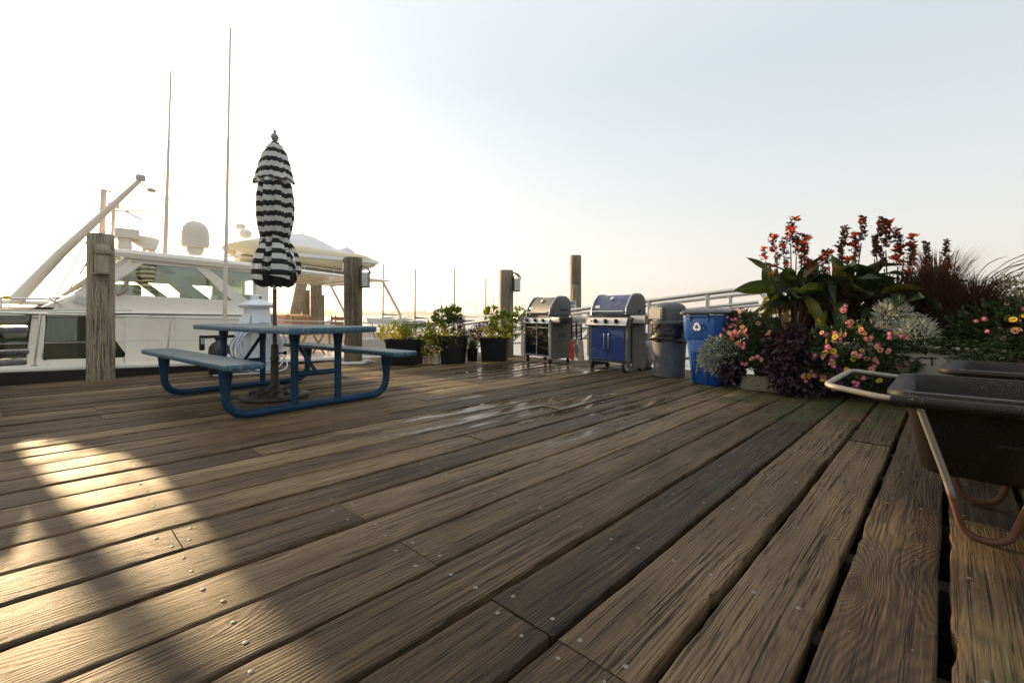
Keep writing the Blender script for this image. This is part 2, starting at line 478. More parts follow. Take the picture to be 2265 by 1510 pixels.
for yk, y0, y1 in rows:
    if yk in (3, 5, 7): cuts = [1.0, 1.0 + .61 * 8]
    elif yk % 2: cuts = [1.0 + .61 * rd.choice((-4, -3, -2)), 1.0 + .61 * rd.choice((2, 3, 4, 5)), 1.0 + .61 * 9]
    else: cuts = [1.0 + .61 * rd.choice((-5, -1, 0)), 1.0 + .61 * rd.choice((4, 6, 7))]
    xs = [DX0 + rd.uniform(0, .05)] + sorted(set(cuts)) + [DX1 + rd.uniform(-.02, .02)]
    for a, c in zip(xs, xs[1:]):
        zt = rd.uniform(-.004, .003)
        brown = yk <= 4 or (yk <= 8 and rd.random() < (.75 if yk <= 6 else .4))  # rows by the planter: brown wood with shade painted in
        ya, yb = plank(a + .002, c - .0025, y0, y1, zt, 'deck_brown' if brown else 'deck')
        for jx in joists:
            for end in ((a, .035), (c, -.035)):
                pass
            x = jx
            if abs(jx - a) < .02: x = jx + .045
            elif abs(jx - c) < .02: x = jx - .045
            if x <= a or x >= c: continue
            for yy in (ya + .055, yb - .055):
                nails.append((x + rd.uniform(-.018, .018), yy + rd.uniform(-.014, .014), zt))
b = MB(); b.lathe([(.0072, -.004), (.0072, .0010), (.005, .0020), (.001, .0023)], 10)
nail_me = None
nails.sort(key=lambda q: (q[0] - .4) ** 2 + (q[1] - .4) ** 2)
vis = [q for q in nails if q[0] * .72 + q[1] * .69 > .35]
rest = MB()
for i, (x, y, z) in enumerate(vis):
    if i < 260:
        if nail_me is None:
            o = b.build('nail', MAT['nail'], deck, smooth=40, world=False); nail_me = o.data
        else:
            o = bpy.data.objects.new('nail', nail_me); col.objects.link(o); o.parent = deck
        o.location = (x, y, z - .0005); s_ = rd.uniform(.85, 1.2); o.scale = (s_, s_, 1)
    else:
        rest.lathe([(.0085, z - .004), (.0085, z + .0012), (.001, z + .003)], 6, (x, y, 0))
tag(rest.build('nails', MAT['nail'], deck, smooth=40, fix=False), kind='stuff')
for jx in joists:
    b = MB(); b.box(jx - .04, jx + .04, DY0, DY1 - .06, -.30, -.058)
    b.build('joist', MAT['joist'], deck, smooth=None)
b = MB(); b.box(DX0, DX1, DY1 - .055, DY1 - .002, -.36, -.058); b.box(DX1 - .052, DX1 - .004, DY0, DY1 - .06, -.36, -.058)
b.build('fascia_board', MAT['joist'], deck, smooth=None, bevel=.004)
b = MB(); b.box(DX0 + .05, DX1 - .06, DY1 - .14, DY1 - .062, -2.4, -.37); b.build('bulkhead', MAT['joist'], deck, smooth=None)  # unseen walls on all four sides, added to darken the plank gaps
b = MB(); b.box(DX1 - .14, DX1 - .062, DY0, DY1 - .145, -2.4, -.37); b.build('bulkhead', MAT['joist'], deck, smooth=None)
b = MB(); b.box(DX0 + .05, DX1 - .145, DY0, DY0 + .08, -2.4, -.32); b.build('bulkhead', MAT['joist'], deck, smooth=None)
b = MB(); b.box(DX0 - .05, DX0 + .045, DY0, DY1 - .145, -2.4, -.32); b.build('bulkhead', MAT['joist'], deck, smooth=None)
for x in (-2.2, 2.3, 6.6):
    for y in (-1.5, 2.5, 6.6):
        b = MB(); b.lathe([(.17, -4.5), (.165, -.31)], 16, (x, y, 0)); b.build('support_post', MAT['joist'], deck)

# ------------------------------------------------------------------ mooring piles and their lanterns
def pile(x, y, zt, r, label, lean=(0, 0), zb=-4.5, group='wooden mooring piles', rt=None, crack=0):
    t = thing('mooring_pile', label, 'pile', (x, y, 0), 0, group)
    b = MB(); n = 30; rings = []; m = 22
    rt = rt or r * .97
    for i in range(m + 1):
        z = zb + (zt - zb) * (i / m) ** .8
        u = (z - 0) / zt
        rr = r + (rt - r) * max(0, min(1, u))
        ring = []
        for j in range(n):
            a = 2 * math.pi * j / n
            k = 1 + .018 * noise.noise((math.cos(a) * 2 + x, math.sin(a) * 2 + y, z * .5)) + .012 * noise.noise((math.cos(a) * 9, math.sin(a) * 9 + x, z * .3))
            ring.append(V(rr * k * math.cos(a) + lean[0] * z, rr * k * math.sin(a) + lean[1] * z, z))
        rings.append(ring)
    top = rings[-1]
    c = sum(top, V(0, 0, 0)) / n
    rings.append([c + (p - c) * .93 + V(0, 0, .012) for p in top])
    b.loft(rings)
    b.build('shaft', MAT['pile'], t, smooth=60, world=False)
    return t
pile(.605, 8.44, 2.0, .152, 'tall thick weathered pile standing against the yacht windows, no cleat or rope')
pile(4.13, 8.12, 1.97, .164, 'weathered pile with a lantern and a white rope coil at its foot', rt=.168)
pile(7.14, 7.02, 1.87, .158, 'grey pile with a lantern behind the black planter pots', lean=(.0, .0))
pile(10.74, 7.76, 2.6, .165, 'tall slim pile in the water behind the two grills')
pile(5.10, 13.95, 2.6, .165, 'leaning pile seen under the yacht hardtop', lean=(.22, .06))
pile(5.97, 14.12, 2.4, .17, 'upright brown pile under the yacht hardtop beside the leaning pile')
pile(5.93, 14.8, 1.68, .12, 'short grey pile between the leaning and the brown pile')
pile(6.20, 14.30, 1.52, .10, 'short slim pile touching the brown pile under the hardtop')

# ------------------------------------------------------------------ motor yacht alongside (bow towards -X)
def glass_mat(name, tint, rough=.02, ior=1.5, boost=1.0):
    T = NT(name)
    tr = T.t.nodes.new('ShaderNodeBsdfTransparent'); T.set(tr, 'Color', (*tint, 1))
    gl = T.t.nodes.new('ShaderNodeBsdfGlossy'); T.set(gl, 'Roughness', rough); T.set(gl, 'Color', (.95, 1, .97, 1))
    fr = T.t.nodes.new('ShaderNodeFresnel'); T.set(fr, 'IOR', ior)
    nb = T.bump(T.noise(T.obj(), 1.4, 2), .12, .02); T.set(gl, 'Normal', nb)
    f = T.math('MULTIPLY_ADD', fr.outputs[0], boost, .06, clamp=True)
    mx = T.t.nodes.new('ShaderNodeMixShader'); T.set(mx, 0, f); T.set(mx, 1, tr.outputs[0]); T.set(mx, 2, gl.outputs[0])
    return T.done(mx.outputs[0])
MAT['glass_clear'] = glass_mat('pilothouse glass', (.88, .96, .92))
MAT['glass_dark'] = glass_mat('tinted cabin glass', (.42, .56, .50), boost=1.6)
MAT['curtain'] = mat('curtain cloth', (.55, .56, .46), .9, var=.2, scale=4, stretch=(6, 1, .3))
MAT['interior'] = mat('cabin interior', (.45, .41, .34), .8, var=.3, scale=3)
MAT['grey'] = mat('grey gelcoat', (.52, .51, .48), .4, var=.06, scale=2)
MAT['blackstripe'] = mat('black rub strip', (.02, .02, .02), .5)
MAT['teak'] = mat('varnished teak', (.36, .19, .08), .4, var=.3, scale=6, stretch=(1, 8, 8))
MAT['peach'] = mat('peach cushion cloth', (.66, .42, .30), .85, var=.1, scale=5)
MAT['canvas'] = mat('white canvas cover', (.80, .79, .76), .8, var=.06, scale=3, bump=.004, bscale=7)
MAT['rib_tube'] = mat('cream inflatable rubber', (.72, .62, .42), .55, var=.06, scale=3)
MAT['boombeige'] = mat('painted spar', (.70, .62, .50), .45, var=.05, scale=3)

CY = 11.15
def hb(x):                              # half beam of the hull
    if x > -2.0: return 2.32 - max(0, x - 3) * .03
    u = min(1, (-2.0 - x) / 6.2)
    return max(.05, 2.32 * (1 - u ** 2.1))
def sheer(x): return .145 - .036 * max(-1, x) if x > -1 else .18 + .10 * (-1 - x)
yacht = thing('motor_yacht', 'white motor yacht with black hull moored along the deck edge', 'boat', (2, CY, WATER_Z))
XS = [-8.2, -7.8, -7, -6, -5, -4, -3, -2, -1, 0, 1, 2, 3, 4, 5, 6, 7.1]
b = MB(); rings = []
for x in XS:
    h = hb(x); z = sheer(x)
    prof = [(h, z), (h * .985, z - .35), (h * .93, z - .95), (h * .86, WATER_Z + .05), (h * .55, WATER_Z - .4), (0, WATER_Z - .7)]
    ring = [V(x, CY - a, c) for a, c in prof] + [V(x, CY + a, c) for a, c in prof[-2::-1]]
    rings.append(ring)
b.loft(rings); b.build('hull', MAT['hullblack'], yacht, smooth=50)
# white toe rail and side deck
for s in (-1, 1):
    b = MB(); rings = []
    for x in XS:
        h = hb(x); z = sheer(x)
        rings.append([V(x, CY + s * (h + .015), z + .002), V(x, CY + s * (h + .022), z + .03), V(x, CY + s * (h - .0), z + .062), V(x, CY + s * max(0, h - .07), z + .062), V(x, CY + s * max(0, h - .07), z + .002)])
    b.loft(rings); b.build('toe_rail', MAT['white'], yacht, smooth=50)
b = MB()
b.loft([[V(x, CY - max(.0, hb(x) - .06), sheer(x) + .035), V(x, CY, sheer(x) + .07), V(x, CY + max(.0, hb(x) - .06), sheer(x) + .035)] for x in XS], caps=False, closed=False)
b.build('side_deck', MAT['white'], yacht, smooth=60)

# lower cabin trunk: near wall at Y = 9.35
NY = 9.36
def trunk_half(x):
    if x > -1.8: return CY - NY
    u = min(1, (-1.8 - x) / 4.2); return (CY - NY) * (1 - .55 * u ** 1.8)
def trunk_top(x): return (.945 if x < .5 else .945 + .03 * min(1, (x - .5) / .5)) - .018 * max(0, x) - (max(0, -2.2 - x) * .16)
TX = [-6.0, -5, -4, -3, -2, -1, 0, 1, 2, 3.12]
w1 = [(-1.62, .29), (-.12, .27), (-.06, .93), (-1.62, .945)]
w2 = [(.05, .26), (.93, .235), (.955, .28), (.60, .925), (.09, .93)]
b = MB(); rings = []
for x in TX:
    h = trunk_half(x); zt = trunk_top(x); z0 = sheer(x) + .03
    rings.append([V(x, CY - h, z0), V(x, CY - h + .01, zt - .05), V(x, CY - h + .05, zt), V(x, CY, zt + .09), V(x, CY + h - .05, zt), V(x, CY + h - .01, zt - .05), V(x, CY + h, z0)])
# near wall is cut by the two cabin windows: build it as panels, keep the top and the far wall
top = [[r[2], r[3], r[4], r[5], r[6]] for r in rings]
b.loft(top, caps=False, closed=False)
b.loft([[r[1], r[2]] for r in rings], caps=False, closed=False)
b.add(rings[0], [tuple(range(7))]); b.add(rings[-1], [tuple(range(7))])
trunk = b.build('cabin_trunk', MAT['white'], yacht, smooth=30)
def grid_wall(b, x0, x1, zf, zt, holes, Yf):
    # wall from x0..x1 between zf(x) and zt(x), with convex holes; built from vertical strips
    xs = sorted(set([x0, x1] + [round(x0 + (x1 - x0) * i / 24, 4) for i in range(25)] + [p[0] for h in holes for p in h]))
    for a, c in zip(xs, xs[1:]):
        m = (a + c) / 2; segs = None
        for h in holes:
            def span(x):
                zz = []
                for (p, q) in zip(h, h[1:] + h[:1]):
                    if (p[0] - x) * (q[0] - x) <= 0 and p[0] != q[0]:
                        zz.append(p[1] + (q[1] - p[1]) * (x - p[0]) / (q[0] - p[0]))
                return (min(zz), max(zz)) if len(zz) >= 2 else None
            if span(m):
                e = 1e-5; sa = span(a + e) or span(m); sc = span(c - e) or span(m); segs = (sa, sc)
        if segs:
            sa, sc = segs
            b.add([V(a, Yf(a), zf(a)), V(c, Yf(c), zf(c)), V(c, Yf(c), sc[0]), V(a, Yf(a), sa[0])], [(0, 1, 2, 3)])
            b.add([V(a, Yf(a), sa[1]), V(c, Yf(c), sc[1]), V(c, Yf(c), zt(c)), V(a, Yf(a), zt(a))], [(0, 1, 2, 3)])
        else:
            b.add([V(a, Yf(a), zf(a)), V(c, Yf(c), zf(c)), V(c, Yf(c), zt(c)), V(a, Yf(a), zt(a))], [(0, 1, 2, 3)])
b = MB()
grid_wall(b, -6.0, 3.12, lambda x: sheer(x) + .03, lambda x: trunk_top(x) - .05, [w1, w2], lambda x: CY - trunk_half(x))
wall = b.build('cabin_wall', MAT['white'], yacht, smooth=None)
sm = wall.modifiers.new('thick', 'SOLIDIFY'); sm.thickness = .03; sm.offset = -1 if True else 1
for k, w in enumerate((w1, w2)):
    pts = fillet([V(p[0], NY + .012, p[1]) for p in w] + [V(w[0][0], NY + .012, w[0][1])], .05, 3)
    cx = sum(p[0] for p in w) / len(w); cz = sum(p[1] for p in w) / len(w)
    b = MB(); b.prism([V(p[0], NY + .016, p[1]) for p in w], (0, .006, 0))
    g_ = b.build('cabin_window', MAT['glass_dark'], yacht, smooth=None)
    b = MB()
    loop = [V(cx + (p[0] - cx) * 1.0, NY - .004, cz + (p[1] - cz) * 1.0) for p in w]
    b.tube(fillet(loop + [loop[0], loop[1]], .045, 4)[1:-1], .009, 6, closed=False); b.build('gasket', MAT['black'], g_, smooth=60)
    x0 = min(p[0] for p in w); x1 = max(p[0] for p in w)
    b = MB(); n = int((x1 - x0 + .2) / .018); rows_ = []
    for i in range(n + 1):
        x = x0 - .1 + (x1 - x0 + .2) * i / n
        y = NY + .13 + .022 * math.sin(x * 62 + 2 * noise.noise((x * 3, k, 0))) + .012 * math.sin(x * 23)
        rows_.append([V(x, y, .18), V(x, y + .01, 1.0 - .02)])
    b.loft(rows_, caps=False, closed=False); b.build('curtain', MAT['curtain'], yacht, smooth=180)
b = MB(); b.box(-5, 3.0, NY + .5, CY + 1.2, .12, .16); b.box(-5, 3.0, NY + 1.2, NY + 1.25, .16, .95); b.build('cabin_floor', MAT['interior'], yacht, smooth=None)
# dark rub strip and groove along the trunk
for zz, h_, y_ in ((-.045, .018, NY - .006), (-.088, .006, NY - .002)):
    b = MB(); b.loft([[V(x, y_, trunk_top(x) + zz), V(x, y_ - .012, trunk_top(x) + zz + h_ * .5), V(x, y_, trunk_top(x) + zz + h_), V(x, y_ + .02, trunk_top(x) + zz + h_ * .5)] for x in [-1.8, -1, 0, 1, 2, 3.1]])
    b.build('rub_strip', MAT['blackstripe'], yacht, smooth=50)

# pilothouse: sill wall, slanted pillars, glazing, roof
PY = 9.56; PF = 2 * CY - PY
def sill(x): return 1.225 - .040 * (x - .94)
def head(x): return 1.735 - .022 * (x - 1.4)
for yy, s in ((PY, 1), (PF, -1)):
    b = MB()
    b.prism([V(.10, yy, .93), V(3.12, yy, .88), V(3.12, yy, sill(3.12)), V(.42, yy, sill(.42))], (0, .05 * s, 0))
    b.prism([V(1.16, yy, head(1.16)), V(3.12, yy, head(3.12)), V(3.12, yy, 1.83), V(1.02, yy, 1.87), V(.98, yy, 1.80)], (0, .05 * s, 0))
    def pil(x0, x1, x2, x3):
        b.prism([V(x0, yy, sill(x0) - .01), V(x1, yy, sill(x1) - .01), V(x3, yy, head(x3) + .01), V(x2, yy, head(x2) + .01)], (0, .05 * s, 0))
    pil(.42, .66, 1.0, 1.22)
    pil(2.50, 2.80, 1.92, 2.12)
    pil(2.88, 3.12, 2.90, 3.12)
    b.build('pilothouse_side', MAT['white'], yacht, smooth=30, bevel=.012)
    b = MB(); yg = yy + .022 * s
    b.prism([V(.60, yg, sill(.6)), V(2.60, yg, sill(2.6)), V(1.98, yg, head(1.98)), V(1.16, yg, head(1.16))], (0, .005, 0)); b.build('side_window', MAT['glass_clear'], yacht, smooth=None)
    b = MB(); b.prism([V(2.76, yg, sill(2.76)), V(2.92, yg, sill(2.92)), V(2.92, yg, head(2.92)), V(2.08, yg, head(2.08))], (0, .005, 0)); b.build('side_window', MAT['glass_clear'], yacht, smooth=None)
    # inner window frame bars
    b = MB(); yi = yy + .07 * s
    b.prism([V(1.95, yi, sill(1.95)), V(2.17, yi, sill(2.17)), V(1.52, yi, head(1.52)), V(1.32, yi, head(1.32))], (0, .02 * s, 0)); b.prism([V(.7, yi, 1.62), V(3.0, yi, 1.58), V(3.0, yi, 1.76), V(1.1, yi, 1.78)], (0, .02 * s, 0))
    b.prism([V(2.30, yi, 1.16), V(3.1, yi, 1.12), V(3.1, yi, 1.28), V(2.30, yi, 1.28)], (0, .02 * s, 0))
    b.build('window_bar', MAT['grey'], yacht, smooth=30)
# aft bulkhead with a door opening, windscreen frames
b = MB(); b.box(3.06, 3.12, PY + .05, PY + .75, .25, 1.78); b.box(3.06, 3.12, PY + 1.45, PF - .05, .25, 1.78); b.box(3.06, 3.12, PY + .75, PY + 1.45, 1.62, 1.78)
b.build('aft_bulkhead', MAT['white'], yacht, smooth=None, bevel=.01)
fr = [(PY + .03, .40), (PY + 1.05, .32), (CY, .28), (PF - 1.05, .32), (PF - .03, .40)]
for (ya, xa), (yb, xb) in zip(fr, fr[1:]):
    b = MB(); b.add([V(xa, ya, 1.235), V(xb, yb, 1.235), V(xb + .66, yb, 1.80), V(xa + .58, ya, 1.80)], [(0, 1, 2, 3)])
    o = b.build('windscreen', MAT['glass_clear'], yacht, smooth=None)
for yv, xv in fr:
    b = MB(); b.bar((xv, yv, 1.20), (xv + .62, yv, 1.83), .07, .05, (0, 1, 0)); b.build('windscreen_post', MAT['cream'], yacht, smooth=30, bevel=.008)
b = MB(); b.loft([[V(xv - .35, yv, 1.02), V(xv + .02, yv, 1.235), V(xv + .08, yv, 1.0)] for yv, xv in fr]); b.build('windscreen_base', MAT['white'], yacht, smooth=30)
# interior: dash, helm seat, settee
b = MB(); b.box(.75, 1.25, PY + .5, PY + 1.5, .98, 1.42); b.build('dashboard', MAT['interior'], yacht, smooth=None, bevel=.05)
b = MB(); b.box(1.55, 1.95, PY + .55, PY + 1.1, 1.0, 1.22); b.box(1.88, 2.0, PY + .55, PY + 1.1, 1.2, 1.5); b.build('helm_seat', MAT['interior'], yacht, smooth=None, bevel=.05)
b = MB(); b.box(2.35, 3.0, PY + .3, PY + .9, 1.0, 1.3); b.build('settee', MAT['grey'], yacht, smooth=None, bevel=.04)
b = MB(); b.box(.3, 3.05, PY + .1, PF - .1, .90, .94); b.build('pilothouse_floor', MAT['interior'], yacht, smooth=None)
# roof with an overhanging hardtop aft, curved underside and ribs
b = MB(); rings = []
def roof_half(x): return (CY - 9.47) * (1 - .34 * max(0, (x - 3.0) / 3.1) ** .8) if x > .9 else (CY - 9.47) * .93
for x, th in ((.72, .03), (.84, .11), (1.0, .135), (1.6, .14), (2.4, .14), (3.2, .12), (4.0, .095), (4.8, .085), (5.4, .08), (5.85, .065), (6.08, .03)):
    zt = 1.955 - .037 * (x - .94); h = roof_half(x)
    rings.append([V(x, CY - h, zt - th * .45), V(x, CY - h + .02, zt - .015), V(x, CY - h + .09, zt + .012), V(x, CY - h * .5, zt + .07), V(x, CY, zt + .09), V(x, CY + h * .5, zt + .07), V(x, CY + h - .09, zt + .012), V(x, CY + h - .02, zt - .015), V(x, CY + h, zt - th * .45), V(x, CY + h - .03, zt - th), V(x, CY + h * .5, zt - th + .02), V(x, CY, zt - th + .03), V(x, CY - h * .5, zt - th + .02), V(x, CY - h + .03, zt - th)])
b.loft(rings); roof = b.build('roof', MAT['white'], yacht, smooth=40)
for x in (3.45, 3.95, 4.45, 4.95, 5.4):
    zt = 1.955 - .037 * (x - .94); h = roof_half(x) * .93
    b = MB(); b.tube([V(x + .12 * (1 - (q / 8 - 1) ** 2), CY + h * (q / 8 - 1), zt - .125 + .02 * (1 - (q / 8 - 1) ** 2)) for q in range(17)], .014, 6); b.build('roof_rib', MAT['boombeige'], roof)
b = MB(); b.tube([V(x, CY - roof_half(x) + .14, 2.045 - .037 * (x - .94)) for x in (1.1, 2, 3, 4, 5.1)], .008, 6)
for x in (1.1, 1.8, 2.5, 3.2, 3.9, 4.6, 5.1): b.bar((x, CY - roof_half(x) + .14, 1.96 - .037 * (x - .94)), (x, CY - roof_half(x) + .14, 2.045 - .037 * (x - .94)), .01, .01)
b.build('roof_grab_rail', MAT['steel'], roof)
for y in (9.72, 12.58):
    b = MB(); b.tube([(5.72, y + (.05 if y < 11 else -.05), 1.70), (6.15, y, .95), (6.35, y, .18)], .032, 8); b.build('hardtop_strut', MAT['boombeige'], yacht, smooth=60)
# cockpit: sole, coaming, cushions, teak table and chairs
b = MB(); b.box(3.12, 6.9, 9.2, 13.1, -.10, .02); b.build('cockpit_sole', MAT['cream'], yacht, smooth=None)
b = MB(); b.box(4.75, 6.95, 8.97, 9.12, .02, .40); b.box(6.8, 6.95, 9.12, 13.2, .02, .42); b.box(3.12, 6.95, 13.2, 13.33, .02, .42); b.build('coaming', MAT['cream'], yacht, smooth=None, bevel=.03)
for y0_, y1_ in ((11.0, 11.9), (12.05, 12.95)):
    b = MB(); b.box(4.35, 4.5, y0_, y1_, .48, .92); b.build('cushion', MAT['peach'], yacht, smooth=None, bevel=.04, seg=3)
b = MB(); b.box(3.7, 4.4, 10.9, 13.0, .02, .42); b.build('bench_locker', MAT['cream'], yacht, smooth=None, bevel=.02)
def folding_chair(x, y, rz):
    M_ = Matrix.Translation((x, y, .02)) @ Matrix.Rotation(rz, 4, 'Z')
    c = MB()
    for sx in (-.22, .22):
        c.bar(M_ @ V(sx, -.2, 0), M_ @ V(sx, .18, .46), .03, .03); c.bar(M_ @ V(sx, .2, 0), M_ @ V(sx, -.16, .46), .03, .03); c.bar(M_ @ V(sx, .18, .44), M_ @ V(sx, .26, .86), .03, .03)
    for q in range(5): c.bar(M_ @ V(-.22, -.16 + q * .085, .45), M_ @ V(.22, -.16 + q * .085, .45), .06, .015)
    for q in range(3): c.bar(M_ @ V(-.22, .215 + q * .02, .58 + q * .11), M_ @ V(.22, .215 + q * .02, .58 + q * .11), .015, .07)
    return c
for k, (x, y, rz) in enumerate(((4.1, 10.0, .3), (4.9, 10.3, -.6), (4.7, 9.5, 2.6))):
    t = tag(folding_chair(x, y, rz).build('folding_chair', MAT['teak'], None, smooth=None), ['teak slatted folding chair nearest the cabin bulkhead in the yacht cockpit', 'teak slatted folding chair beside the peach cushions in the yacht cockpit', 'teak slatted folding chair facing away by the yacht cockpit rail'][k], 'chair', 'teak chairs in the yacht cockpit')
# rails and stanchions
def railz(x): return .915 - .036 * (x + .1)
b = MB(); b.tube(smooth_path([(-3.2, 9.03, 1.0), (-1, 9.0, .955), (1, 9.0, railz(1)), (3, 9.0, railz(3)), (5.05, 9.0, railz(5.05)), (6.4, 9.03, .70)], 4), .014, 8); b.build('side_rail', MAT['steel'], yacht, smooth=60)
b = MB(); b.tube([(-3.2, 9.01, .56), (6.4, 9.01, .42)], .004, 5); b.build('lifeline', MAT['steel'], yacht)
for x in (-2.6, -.0, 1.45, 3.0, 4.6):
    b = MB(); b.tube([(x - .03, 8.99, sheer(x) + .06), (x + .03, 9.0, railz(x))], .013, 8); b.lathe([(.035, 0), (.035, .01), (.02, .02)], 12, (x - .03, 8.99, sheer(x) + .06)); b.build('stanchion', MAT['steel'], yacht, smooth=50)
b = MB()
for zz in (.62, .48, .30): b.tube([(4.9, 9.0, zz + .02), (6.5, 9.02, zz)], .008, 6)
for x, dx in ((5.0, .14), (5.55, .14), (6.45, 0)): b.tube([(x, 9.0, .74), (x + dx, 9.0, .12)], .011, 6)
b.build('stern_rail', MAT['steel'], yacht, smooth=60)
b = MB(); b.tube(fillet([(-3.5, 9.52, 1.17), (.16, 9.52, 1.13), (.26, 9.52, 1.02)], .08), .016, 8)
for x in (-2.8, -1.6, -.35): b.tube([(x, 9.52, .99), (x, 9.52, 1.15)], .012, 6)
b.build('foredeck_rail', MAT['steel'], yacht, smooth=60)
b = MB(); b.ell((-.30, 9.50, 1.145), .04, .03, .03, 12, 6); b.build('yellow_tag', mat('yellow plastic', (.75, .55, .04), .5), yacht)
# foredeck fittings
b = MB(); b.prism([V(-.5, 10.3, 1.08), V(.35, 10.1, 1.06), V(.40, 11.9, 1.06), V(-.5, 11.7, 1.08)], (0, 0, .05)); b.build('foredeck_hatch', MAT['white'], yacht, smooth=None, bevel=.03)
b = MB(); b.lathe([(.03, 0), (.03, .05), (.10, .06), (.09, .09), (.02, .10)], 14, (.22, 10.3, 1.10)); b.build('mushroom_vent', MAT['grey'], yacht, smooth=40)
b = MB(); b.prism([V(.36, 9.53, 1.10), V(.50, 9.50, 1.05), V(.60, 9.50, 1.16), V(.42, 9.54, 1.19)], (0, .02, .015)); b.build('deck_vent', MAT['grey'], yacht, smooth=None, bevel=.01)
b = MB(); b.tube(fillet([(1.0, 9.50, 1.52), (.97, 9.50, 1.27), (.86, 9.50, 1.22)], .10), [.022] * 3 + [.032] * 5 if False else .03, 8); b.build('wing_mirror_arm', mat('brown moulding', (.36, .28, .20), .6), yacht, smooth=60)
# spar (boom crane) on the foredeck, light masts, stays
b = MB(); b.tube([(-.24, 10.22, 1.10), (.25, 10.2, 1.87), (1.23, 10.2, 3.24)], [.088, .070, .036], 12); sp_ = b.build('crane_boom', MAT['boombeige'], yacht, smooth=60)
b = MB(); b.lathe([(.055, -.02), (.07, .0), (.07, .07), (.05, .09)], 12, (1.25, 10.2, 3.26)); b.tube([(1.24, 10.2, 3.20), (1.37, 10.2, 3.14)], .012, 6); b.lathe([(.02, .02), (.075, -.02), (.05, -.05)], 12, (1.40, 10.2, 3.13)); b.build('boom_lamp', MAT['grey'], sp_, smooth=40)
b = MB()
for p, q, r_ in (((1.30, 10.2, 3.13), (.30, 10.5, 1.22), .004), ((.62, 10.2, 2.26), (.2, 10.6, 1.2), .010), ((.86, 10.2, 2.45), (.30, 10.8, 1.15), .008), ((.80, 10.3, 2.40), (.35, 10.8, 1.15), .006), ((.78, 10.6, 2.9), (.4, 10.9, 2.0), .004)): b.tube([p, q], r_, 5)
b.build('stays', MAT['alu'], yacht)
b = MB(); b.tube([(.76, 10.6, 1.9), (.80, 10.6, 3.08)], .042, 10); b.bar((.78, 10.6, 3.06), (.90, 10.6, 3.06), .03, .03); b.build('signal_mast', MAT['boombeige'], yacht, smooth=60)
b = MB(); b.tube([(.90, 10.5, 1.95), (.92, 10.5, 2.78)], .026, 8); b.lathe([(.075, 0), (.08, .03), (.08, .07), (.06, .09)], 12, (.92, 10.5, 2.76)); b.bar((.92, 10.45, 2.70), (1.42, 10.45, 2.78), .02, .03); b.bar((1.05, 10.4, 2.72), (1.28, 10.3, 2.58), .02, .03); b.build('signal_mast', MAT['boombeige'], yacht, smooth=50)
b = MB(); b.lathe([(.10, 0), (.09, .14), (.12, .18)], 14, (1.04, 10.2, 2.03)); b.box(.90, 1.22, 10.05, 10.35, 2.21, 2.37); b.build('radar_unit', MAT['cream'], yacht, smooth=40, bevel=.02)
b = MB(); b.lathe([(.14, -.16), (.12, 0), (.07, .20), (.02, .22)], 16, (1.33, 10.25, 2.18), Matrix.Rotation(R(-72), 4, 'Y')); b.tube([(1.3, 10.25, 2.0), (1.32, 10.25, 2.17)], .03, 8); b.build('searchlight', MAT['cream'], yacht, smooth=40)
b = MB(); b.lathe([(.10, 2.02), (.14, 2.12), (.13, 2.16), (.205, 2.17), (.222, 2.22), (.222, 2.42), (.205, 2.52), (.155, 2.605), (.08, 2.65), (.01, 2.66)], 28, (2.05, 10.2, 0)); b.build('satellite_dome', MAT['cream'], yacht, smooth=50)
def whip(p, q, r0):
    p = V(p); q = V(q); k = [0, .32, .325, .62, .625, 1]; rr = [r0, r0 * .85, r0 * .70, r0 * .58, r0 * .46, r0 * .32]
    b = MB(); b.tube([p.lerp(q, t) for t in k], rr, 8); return b.build('whip_antenna', MAT['boombeige'], yacht, smooth=60)
whip((1.595, 10.2, 1.98), (1.68, 10.2, 5.33), .036)
whip((2.23, 8.99, .80), (2.32, 9.0, 5.88), .034)
whip((2.32, 10.4, 2.35), (2.72, 10.2, 2.80), .006)

# inflatable tender lashed on the hardtop under a white cover
tender = thing('inflatable_tender', 'cream inflatable tender under a white canvas cover on the yacht hardtop', 'dinghy', (4.3, 10.9, 1.98))
def zr(x): return 2.0 - .037 * (x - .94)
for s in (-1, 1):
    b = MB(); pts = []
    for i in range(15):
        u = i / 14; x = 2.75 + 3.1 * u
        pts.append(V(x, 10.95 + s * .56 * min(1, (u * 5 + .12)) ** .5, 2.20 + .14 * (1 - u) ** 2 - .02 * u))
    rr = [.05 + .14 * min(1, i / 2.2) ** .6 if i < 3 else (.20 if i < 13 else (.17 if i == 13 else .07)) for i in range(15)]
    b.tube(pts, rr, 14); b.build('buoyancy_tube', MAT['rib_tube'], tender, smooth=60)
b = MB(); rings = []
for x, w, z0, z1 in ((2.95, .25, 1.98, 2.15), (3.3, .5, 1.94, 2.12), (4.2, .56, 1.91, 2.1), (5.2, .55, 1.87, 2.1), (5.6, .5, 1.9, 2.1)):
    rings.append([V(x, 10.95 - w, z1), V(x, 10.95 - w * .6, z0 + .05), V(x, 10.95, z0), V(x, 10.95 + w * .6, z0 + .05), V(x, 10.95 + w, z1)])
b.loft(rings); b.build('bottom', MAT['rib_tube'], tender, smooth=50)
b = MB(); rings = []
